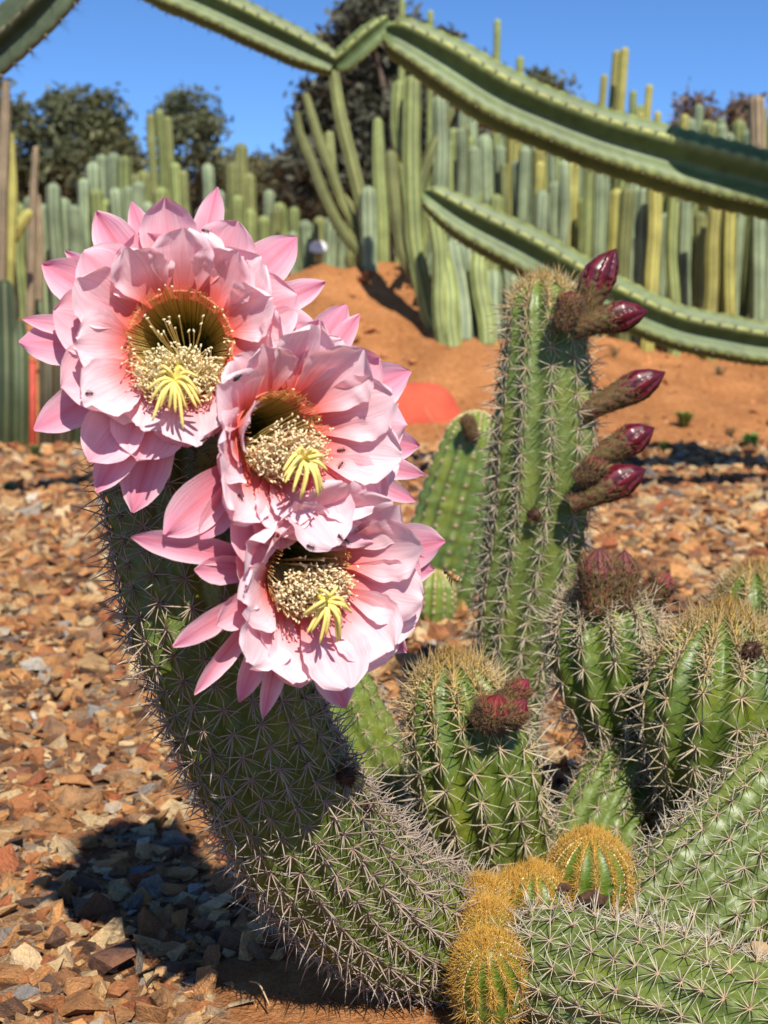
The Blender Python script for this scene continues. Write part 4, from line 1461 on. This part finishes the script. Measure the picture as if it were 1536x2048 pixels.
def flower(parent, cen, axis, attach, petals, r0=.034, seed=0, n_ring=110, n_bundle=430, sag=.5, tube_len=.07, fcol=(.98, .82, .44), ring=(1.95, .033, 128)):
    rng = np.random.default_rng(seed)
    n = norm(axis)
    dn = np.array((0, 0, -1.0))
    g = norm(dn - (dn @ n) * n)
    e2 = np.cross(n, g)
    # funnel: outside from the stem to the rim, inside from the rim to the dark bottom
    c0 = cen - n * tube_len
    pth = spline(np.vstack([attach, attach * .35 + c0 * .65 - n * .01, c0 + n * .02, cen - n * .011]), 26)
    to = np.linspace(0, 1, 26)
    ro = np.interp(to, [0, .3, .6, .85, 1], [.011, .013, .018, .025, r0 * .92])
    pi = cen - n * np.linspace(.010, .068, 24)[:, None]
    ri = np.interp(np.linspace(0, 1, 24), [0, .08, .25, .45, .7, 1], [r0 * .90, r0 * .82, r0 * .72, r0 * .60, r0 * .48, r0 * .15])
    path = np.vstack([pth, pi])
    rad = np.r_[ro, ri]
    m = 40
    a = np.arange(m) * 2 * math.pi / m
    tt, f1, f2 = frames(pth, g)
    ring_o = f1[:, None] * np.cos(a)[None, :, None] + f2[:, None] * np.sin(a)[None, :, None]
    ring_i = f1[-1][None, None] * np.cos(a)[None, :, None] + f2[-1][None, None] * np.sin(a)[None, :, None]
    v = np.concatenate([pth[:, None] + ring_o * ro[:, None, None], pi[:, None] + ring_i * ri[:, None, None]])
    k = len(path)
    ii, jj = np.meshgrid(np.arange(k - 1), np.arange(m), indexing='ij')
    j2 = (jj + 1) % m
    f = np.stack([ii * m + jj, ii * m + j2, (ii + 1) * m + j2, (ii + 1) * m + jj], -1).reshape(-1, 4)
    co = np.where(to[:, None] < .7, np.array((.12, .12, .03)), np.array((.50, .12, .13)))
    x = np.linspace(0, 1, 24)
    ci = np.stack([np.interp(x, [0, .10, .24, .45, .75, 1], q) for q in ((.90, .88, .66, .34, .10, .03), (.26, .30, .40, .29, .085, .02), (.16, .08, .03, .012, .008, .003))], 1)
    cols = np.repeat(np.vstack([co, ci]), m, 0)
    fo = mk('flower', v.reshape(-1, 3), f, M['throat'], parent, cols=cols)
    # petals
    phs = np.linspace(0, 2 * math.pi, 360, endpoint=False)
    rim = [(*pix(cen + (math.cos(a_) * g + math.sin(a_) * e2) * r0 * (ring[0] + .12 * math.sin(a_ * 5)) + n * ring[1]), (ring[2] + 10 * math.sin(a_ * 3)), 3) for a_ in np.linspace(0, 2 * math.pi, 11, endpoint=False) + .2]
    petals = list(petals) + rim
    Ls = np.linspace(.035, .115, 41)
    for pi_, (tx, ty, wpx, lay) in enumerate(petals):
        q = LAYER[lay]
        al = R_(q['alpha'] + rng.uniform(-4, 4))
        E = np.cos(phs)[:, None] * g + np.sin(phs)[:, None] * e2
        B_ = cen - n * q['back'] + E * r0 * q['rb']
        D = math.cos(al) * n + math.sin(al) * E
        Tt = B_[:, None] + D[:, None] * Ls[None, :, None]
        pp = pix(Tt)
        err = np.hypot(pp[..., 0] - tx, pp[..., 1] - ty) + np.abs(Ls[None] - .068) * 150
        bi, bj = np.unravel_index(np.argmin(err), err.shape)
        B, T = B_[bi], Tt[bi, bj]
        # slide the tip on to the read pixel at its own depth
        dT = (T - CAM_P) @ FWD
        T2 = P(tx, ty, dT)
        if np.linalg.norm(T2 - T) < .03:
            T = T2
        e = E[bi]
        m0 = norm(math.sin(al) * n - math.cos(al) * e)
        wid = wpx * dT / F_PX
        bend = q['bend'] * rng.uniform(.1, 1.1)
        vtx, fc, uv = petal_mesh(B, T, m0, wid * (1.12 if lay >= 2 else 1.05), lay, rng, bend, q['kind'], q['cup'] * rng.uniform(.6, 1.3))
        c = np.array((np.clip(q['tone'] + rng.uniform(-.08, .08), 0, 1), rng.uniform(0, .8) if lay < 2 else rng.uniform(0, .3), rng.random()))
        mk('petal', vtx, fc, M['petal'], fo, cols=np.broadcast_to(c, (len(vtx), 3)), uvs=uv)
    # stamens
    acc = Acc()

    def filament(pts, r, cbase, ctip, anther=True):
        p = spline(np.array(pts), 8)
        vv, ff, tr = tube(p, np.linspace(r * 1.1, r * .7, 8), 4, False)
        cl = np.repeat(np.linspace(0, 1, 8)[:, None] * (np.array(ctip) - np.array(cbase)) + np.array(cbase), 4, 0)
        acc.add(vv, ff, cl)
        if anther:
            ax = norm(rng.normal(0, 1, 3)) * .0015
            s1 = norm(np.cross(ax, rng.normal(0, 1, 3))) * .0006
            blob(acc, p[-1], np.stack([ax, s1, norm(np.cross(ax, s1)) * .0006]), 1, np.array((.97, .86, .52)) * rng.uniform(.85, 1.0))
    def wall(e, dep, k=.97):
        """point on the funnel wall at depth dep below the rim"""
        return cen - n * dep + e * r0 * k * np.interp(dep, [-.002, .0036, .0155, .0295, .047, .068], [1, .92, .76, .62, .48, .15])
    for q in range(n_ring):
        th = 2 * math.pi * (q + rng.uniform(-.35, .35)) / n_ring
        e = math.cos(th) * g + math.sin(th) * e2
        low = .5 + .5 * math.cos(th)
        if low < .45:       # upper side: thin threads pressed to the wall, looping over the rim
            b_ = wall(e, rng.uniform(-.001, .003), .98)
            sw = e2 * math.sin(th) * -.2 * r0 * rng.uniform(.0, .5)
            filament([wall(e, .045), wall(e, .028), wall(e, .012), b_, b_ + n * .002 + sw - e * r0 * rng.uniform(-.06, .10)], .00030, (.30, .26, .02), (.92, .50, .20), rng.random() < .08)
        else:
            hh = rng.uniform(.003, .012)
            tipp = cen + n * hh + e * r0 * rng.uniform(.72, .98) + g * r0 * rng.uniform(-.10, .10)
            filament([wall(e, .040), wall(e, .020), wall(e, .006, .94), tipp], .00034, (.42, .32, .02), fcol, rng.random() < .8)
    for q in range(150):
        th = rng.uniform(-math.pi, math.pi)
        e = math.cos(th) * g + math.sin(th) * e2
        filament([wall(e, .052), wall(e, .034), wall(e, .016), wall(e, rng.uniform(-.001, .006))], .00028, (.16, .14, .012), (.84, .50, .14), False)
    mc = cen + g * r0 * sag + n * .004
    for q in range(n_bundle):
        th = rng.uniform(0, 6.283)
        rr_ = math.sqrt(rng.random())
        off = g * math.sin(th) * rr_ * r0 * .48 + e2 * math.cos(th) * rr_ * r0 * .82
        top = mc + off + n * (rng.uniform(.004, .013) - .006 * rr_)
        st = cen - n * rng.uniform(.025, .05) + g * r0 * rng.uniform(.1, .42) + e2 * r0 * rng.uniform(-.35, .35)
        md = st * .45 + top * .55 + g * r0 * .22
        hook = top + norm(rng.normal(0, 1, 3) - g * .3) * rng.uniform(.002, .005)
        filament([st, md, top, hook], .00036, (.86, .66, .24), fcol)
    for q in range(16):     # a few tall ones in front of the dark throat
        off = e2 * rng.uniform(-.55, .6) * r0 - g * rng.uniform(.05, .45) * r0
        top = cen + off + n * rng.uniform(.002, .012)
        filament([cen - n * .04 + g * r0 * .2 + off * .4, cen - n * .012 + off * .8 + g * r0 * .1, top], .0004, (.50, .42, .08), (.92, .74, .36))
    acc.build('stamens', M['stamen'], fo, kind='stuff')
    # style and stigma lobes
    star = cen + g * r0 * (sag + .12) + n * .021
    sa = Acc()
    add_tube(sa, spline(np.vstack([cen - n * .05 + g * .004, cen - n * .01 + g * r0 * .25, star]), 12), np.linspace(.0022, .0019, 12), 8, (.72, .62, .10))
    sa.build('style', M['stamen'], fo)
    nl = 15
    for q in range(nl):
        th = 2 * math.pi * (q + rng.uniform(-.3, .3)) / nl
        e = math.cos(th) * g + math.sin(th) * e2
        ln = rng.uniform(.015, .022)
        la = Acc()
        e = norm(e + g * .35 + rng.normal(0, .12, 3))
        add_tube(la, spline(np.vstack([star - n * .002, star + e * ln * .4 + n * ln * rng.uniform(.10, .40), star + e * ln * .85 + n * ln * rng.uniform(-.05, .25) + g * ln * rng.uniform(.2, .7)]), 8),
                 [.0011, .0012, .0012, .0012, .00115, .0011, .001, .0006], 6, np.array((.96, .80, .24)) * rng.uniform(.88, 1.0))
        la.build('stigma_lobe', M['stamen'], fo)
    # hairs on the tube
    ha = Acc()
    for q in range(260):
        i = rng.integers(2, 20)
        th = rng.uniform(0, 6.283)
        o = f1[i] * math.cos(th) + f2[i] * math.sin(th)
        p0 = pth[i] + o * ro[i]
        p1 = p0 + norm(o + rng.normal(0, .4, 3)) * rng.uniform(.004, .010)
        s = norm(np.cross(o, tt[i])) * .0004
        ha.add([p0 + s, p0 - s, p1], [[0, 1, 2]], (.16, .10, .06))
    ha.build('hairs', M['hair'], fo, kind='stuff')
    return fo


def cam_vec(x, y, z):
    """x right, y up, z towards the camera"""
    return norm(x * RGT + y * UPV - z * FWD)


F1 = [(263, 403, 52, 0), (193, 423, 88, 0), (435, 374, 60, 0), (593, 474, 92, 0), (651, 564, 62, 0), (130, 502, 44, 0), (85, 528, 92, 0), (45, 638, 42, 0),
      (38, 684, 92, 0), (68, 860, 82, 0), (193, 985, 80, 0), (265, 1025, 100, 0), (330, 394, 112, 1), (478, 442, 124, 1), (166, 503, 130, 1), (272, 466, 128, 1),
      (595, 592, 140, 1), (642, 665, 110, 1), (106, 622, 140, 1), (122, 775, 140, 1), (178, 924, 116, 1), (272, 920, 142, 1), (372, 895, 120, 1), (560, 778, 130, 1),
      (390, 468, 132, 2), (270, 522, 120, 2), (515, 522, 130, 2), (172, 604, 130, 2), (192, 800, 140, 2), (572, 690, 150, 2), (486, 822, 130, 2), (430, 870, 110, 1)]
F2 = [(818, 742, 95, 0), (838, 893, 80, 0), (692, 610, 95, 0), (719, 628, 55, 0), (327, 1070, 105, 0), (400, 1078, 70, 0), (848, 950, 50, 0), (832, 1003, 46, 0),
      (602, 700, 90, 0), (572, 762, 90, 0), (640, 640, 90, 1), (812, 850, 140, 1), (800, 925, 140, 2), (770, 1000, 140, 2), (716, 1045, 125, 2), (628, 1075, 130, 2),
      (492, 1134, 115, 1), (560, 1100, 120, 1), (745, 1085, 120, 1), (760, 716, 125, 1), (690, 690, 110, 2), (745, 770, 130, 2), (640, 720, 100, 2), (470, 1035, 100, 2),
      (440, 960, 95, 1), (505, 850, 100, 2), (600, 1040, 90, 3), (460, 880, 100, 1), (540, 800, 110, 2), (690, 1100, 110, 1)]
F3 = [(888, 1082, 105, 0), (345, 1293, 55, 0), (388, 1389, 46, 0), (478, 1404, 62, 0), (526, 1438, 52, 0), (262, 1073, 62, 0), (388, 1140, 60, 0), (812, 1302, 70, 0),
      (690, 1414, 95, 0), (868, 1140, 80, 0), (432, 1250, 70, 1), (842, 1150, 140, 1), (838, 1240, 150, 2), (782, 1310, 150, 2), (700, 1338, 140, 2), (598, 1375, 120, 1),
      (640, 1360, 120, 1), (545, 1305, 95, 2), (780, 1060, 120, 1), (700, 1040, 110, 2), (500, 1180, 90, 2), (520, 1260, 90, 1), (560, 1080, 100, 2), (820, 1090, 130, 2),
      (470, 1120, 80, 1), (740, 1340, 120, 1)]
c1 = P(357, 683, .790)
c2 = P(570, 875, .785)
c3 = P(622, 1150, .805)
a1, _ = nearest_surface(main_info, P(420, 800, .86))
a2, _ = nearest_surface(main_info, P(450, 960, .86))
a3, _ = nearest_surface(main_info, P(470, 1090, .86))
fl1 = flower(main_root, c1, cam_vec(.06, -.02, 1), a1, F1, .0360, 41, sag=.58, ring=(1.64, .027, 116))
fl2 = flower(main_root, c2, cam_vec(.55, -.05, .80), a2, F2, .031, 42, sag=.30, fcol=(.90, .60, .36))
fl3 = flower(main_root, c3, cam_vec(.50, -.22, .80), a3, F3, .031, 43, sag=.25, fcol=(.88, .60, .34))

# ------------------------------------------------------------------ insects
def ant(px, py, label, head_deg, d=None, size=.0036, seed=0):
    """an ant on whatever surface lies under that pixel"""
    org = Vector(CAM_P)
    dirv = Vector(P(px, py, 1.0) - CAM_P).normalized()
    hit, loc, nrm, idx, ob, mw = SC.ray_cast(DG, org, dirv)
    if not hit:
        return
    p = np.array(loc)
    n = np.array(nrm)
    if n @ np.array(dirv) > 0:
        n = -n
    rng = np.random.default_rng(seed)
    a = R_(head_deg)
    f = math.cos(a) * RGT + math.sin(a) * UPV
    f = norm(f - (f @ n) * n)
    s = np.cross(n, f)
    p = p + n * size * .28
    root = thing('ant', label, 'ant', group='ants on the pink petals')
    dark = (.018, .010, .008)
    acc = Acc()
    blob(acc, p - f * size * .55, np.stack([f * size * .36, s * size * .22, n * size * .2]), 2, dark)
    blob(acc, p, np.stack([f * size * .26, s * size * .12, n * size * .12]), 2, dark)
    blob(acc, p + f * size * .42, np.stack([f * size * .2, s * size * .17, n * size * .14]), 2, dark)
    add_tube(acc, np.vstack([p - f * size * .6, p, p + f * size * .45]), size * .07, 6, dark)
    acc.build('body', M['insect'], root)
    for k in (-1, 0, 1):
        for sd in (-1, 1):
            la = Acc()
            b = p + f * size * .12 * k
            la_ = [b, b + s * sd * size * .35 + f * k * size * .2 + n * size * .2, b + s * sd * size * .62 + f * k * size * .42 - n * size * .28]
            add_tube(la, np.array(la_), [size * .04, size * .035, size * .025], 4, dark)
            la.build('leg', M['insect'], root)
    for sd in (-1, 1):
        la = Acc()
        b = p + f * size * .55
        add_tube(la, np.array([b, b + f * size * .25 + s * sd * size * .22 + n * size * .1, b + f * size * .5 + s * sd * size * .2]), size * .025, 4, dark)
        la.build('antenna', M['insect'], root)


bpy.context.view_layer.update()
DG = bpy.context.evaluated_depsgraph_get()
ANTS = [(411, 464, 20, 'ant on the back row petal of the uppermost flower'), (178, 787, 10, 'ant on the rim of a shaded petal of the uppermost flower'),
        (682, 930, 60, 'ant walking across the broad right petal of the middle flower'), (684, 900, 5, 'ant near the stigma tips of the middle flower'),
        (535, 912, 80, 'ant among the stamens of the middle flower'), (622, 1093, -20, 'ant on the pink fold above the lowest flower'),
        (680, 1076, -30, 'ant at the lower edge of the middle flower'), (692, 1083, -25, 'ant beside another at the lower edge of the middle flower'),
        (479, 996, -10, 'ant on the long left petal of the middle flower'), (408, 876, 0, 'ant in the fold between two flowers')]
for i, (x, y, h, lab) in enumerate(ANTS):
    ant(x, y, lab, h, seed=i)

# small beetle on the uppermost flower
hit, loc, nrm, idx, ob, mw = SC.ray_cast(DG, Vector(CAM_P), Vector(P(471, 754, 1.0) - CAM_P).normalized())
if hit:
    p, n = np.array(loc), np.array(nrm)
    if n @ FWD > 0:
        n = -n
    f = norm(RGT + .25 * UPV - ((RGT + .25 * UPV) @ n) * n)
    s = np.cross(n, f)
    root = thing('beetle', 'small black beetle resting on a petal of the uppermost flower', 'beetle')
    acc = Acc()
    blob(acc, p + n * .0012, np.stack([f * .0026, s * .0015, n * .0012]), 2, (.015, .013, .012))
    acc.build('body', M['insect'], root)
    acc = Acc()
    blob(acc, p + n * .0012 + f * .0028, np.stack([f * .0009, s * .0009, n * .0008]), 2, (.015, .013, .012))
    acc.build('head', M['insect'], root)
    for k in (-1, 0, 1):
        for sd in (-1, 1):
            la = Acc()
            b = p + n * .0008 + f * .0012 * k
            add_tube(la, np.array([b, b + s * sd * .0022 + n * .0006, b + s * sd * .0034 - n * .0008]), .00018, 4, (.02, .015, .012))
            la.build('leg', M['insect'], root)

# bee in flight
bp = P(907, 1151, 1.0)
k = 1.0 / F_PX
bf_ = norm(-.86 * RGT + .50 * UPV - .15 * FWD)      # heading: up-left
bn = norm(.50 * RGT + .86 * UPV - .1 * FWD)
bn = norm(bn - (bn @ bf_) * bf_)
bs = np.cross(bn, bf_)
bee = thing('honey_bee', 'brown striped honey bee hovering beside the lowest pink flower', 'bee')
acc = Acc()
v, f = ico(3)
ab = np.stack([bf_ * 12.5 * k, bs * 6.4 * k, bn * 6.6 * k])
st = np.sin((v[:, 0] + .15) * 10)
cc = np.where(((v[:, 0] > .35) | (st > -.1))[:, None], np.array((.42, .20, .055)), np.array((.03, .02, .012)))
cc = np.where(((v[:, 0] < -.1) & (st > -.1))[:, None], np.array((.50, .38, .22)), cc)
taper = 1 - .35 * np.clip(-v[:, 0], 0, 1) ** 2
acc.add(bp - bf_ * 9 * k - bn * 2 * k + (v * np.stack([np.ones(len(v)), taper, taper], 1)) @ ab, f, cc)
acc.build('abdomen', M['insect'], bee)
acc = Acc()
blob(acc, bp + bf_ * 8 * k, np.stack([bf_ * 7.2 * k, bs * 6 * k, bn * 6 * k]), 2, (.26, .14, .05))
rb_ = np.random.default_rng(3)
for _ in range(160):
    o_ = norm(rb_.normal(0, 1, 3))
    p0 = bp + bf_ * 8 * k + o_ * 6 * k
    s_ = norm(np.cross(o_, bf_ + .1)) * .3 * k
    acc.add([p0 + s_, p0 - s_, p0 + o_ * 2.2 * k], [[0, 1, 2]], (.40, .24, .10))
acc.build('thorax', M['insect'], bee)
acc = Acc()
hc = bp + bf_ * 17.5 * k - bn * 2 * k
blob(acc, hc, np.stack([bf_ * 3.6 * k, bs * 4.6 * k, bn * 5 * k]), 2, (.10, .07, .05))
hd = acc.build('head', M['insect'], bee)
for sd in (-1, 1):
    acc = Acc()
    blob(acc, hc + bs * sd * 3.4 * k + bn * k, np.stack([bf_ * 2.2 * k, bs * 2 * k, bn * 3.4 * k]), 2, (.015, .01, .01))
    acc.build('eye', M['insect'], hd)
    acc = Acc()
    add_tube(acc, np.array([hc + bf_ * 3 * k + bs * sd * k, hc + bf_ * 6 * k + bn * 4 * k + bs * sd * 2 * k, hc + bf_ * 12 * k + bn * 7 * k + bs * sd * 3 * k]), .55 * k, 5, (.04, .025, .02))
    acc.build('antenna', M['insect'], hd)
    for kk in range(3):
        acc = Acc()
        b = bp + bf_ * (10 - 5 * kk) * k - bn * 5 * k + bs * sd * 3 * k
        dl = 6 + 4 * kk
        add_tube(acc, np.array([b, b - bn * dl * .45 * k - bf_ * 2 * k + bs * sd * 2 * k, b - bn * dl * .95 * k - bf_ * (1 + 2 * kk) * k, b - bn * dl * 1.2 * k - bf_ * (3 + 3 * kk) * k]), [.9 * k, .9 * k, .7 * k, .4 * k], 5, (.06, .035, .02))
        acc.build('leg', M['insect'], bee)
    w0 = bp + bf_ * 7 * k + bn * 5 * k + bs * sd * 2 * k
    wv = [w0]
    tipd = norm(bs * sd * 1.0 + bn * .5 - bf_ * .55)
    wide = norm(np.cross(tipd, bn))
    for a in np.linspace(-1, 1, 9):
        wv.append(w0 + tipd * 16 * k * (1 - .35 * a * a) + wide * 5 * k * a)
    wv = np.array(wv)
    fw = np.array([[0, i, i + 1] for i in range(1, 9)])
    wing = mk('wing', np.vstack([wv, wv + bn * .25 * k]), [np.vstack([fw, fw[:, ::-1] + len(wv)])], M['wing'], bee)

# ------------------------------------------------------------------ litter
def litter(px, py, d, r_px, label, seed, dark=True):
    rng = np.random.default_rng(seed)
    c = P(px, py, d)
    r = r_px * d / F_PX
    v, f = ico(2)
    v = v * rng.uniform(.55, 1.0, (len(v), 1)) * np.array((1.0, .7, .6))
    acc = Acc()
    acc.add(c + v * r, f, (1, 1, 1))
    o = acc.build('bark_litter', M['dry'] if dark else M['straw'], smooth=False)
    tag(o, label, 'debris')


litter(1185, 1800, 1.08, 36, 'dark bark scrap lodged under the largest golden pup', 1)
litter(1128, 1775, 1.09, 18, 'small dark bark scrap wedged beside the golden pups', 2)
litter(1518, 1898, .98, 30, 'brown leaf litter scrap caught between the two right stems', 3, False)
for i, (x0, y0, x1, y1, lab) in enumerate([(560, 1290 + 600, 420, 1818, 'pale dry grass straw lying in the shadow'), (500, 1990, 540, 2040, 'short dry grass straw on the bare soil'),
                                           (105, 1060, 112, 985, 'upright dry grass straw in the gravel'), (930, 810, 880, 870, 'long dry grass straw in front of the red boulder')]):
    a, b = G(x0, y0), G(x1, y1)
    if i == 2:
        b = P(x1, y1, (a - CAM_P) @ FWD)
    elif i == 3:
        a = G(895, 905)
        b = P(850, 815, (a - CAM_P) @ FWD)
    else:
        a[2] = b[2] = .012
    acc = Acc()
    add_tube(acc, spline(np.vstack([a, a * .5 + b * .5 + (0, 0, .008), b]), 6), .0008 if i < 2 else .0016, 5)
    tag(acc.build('dry_straw', M['straw']), lab, 'straw')
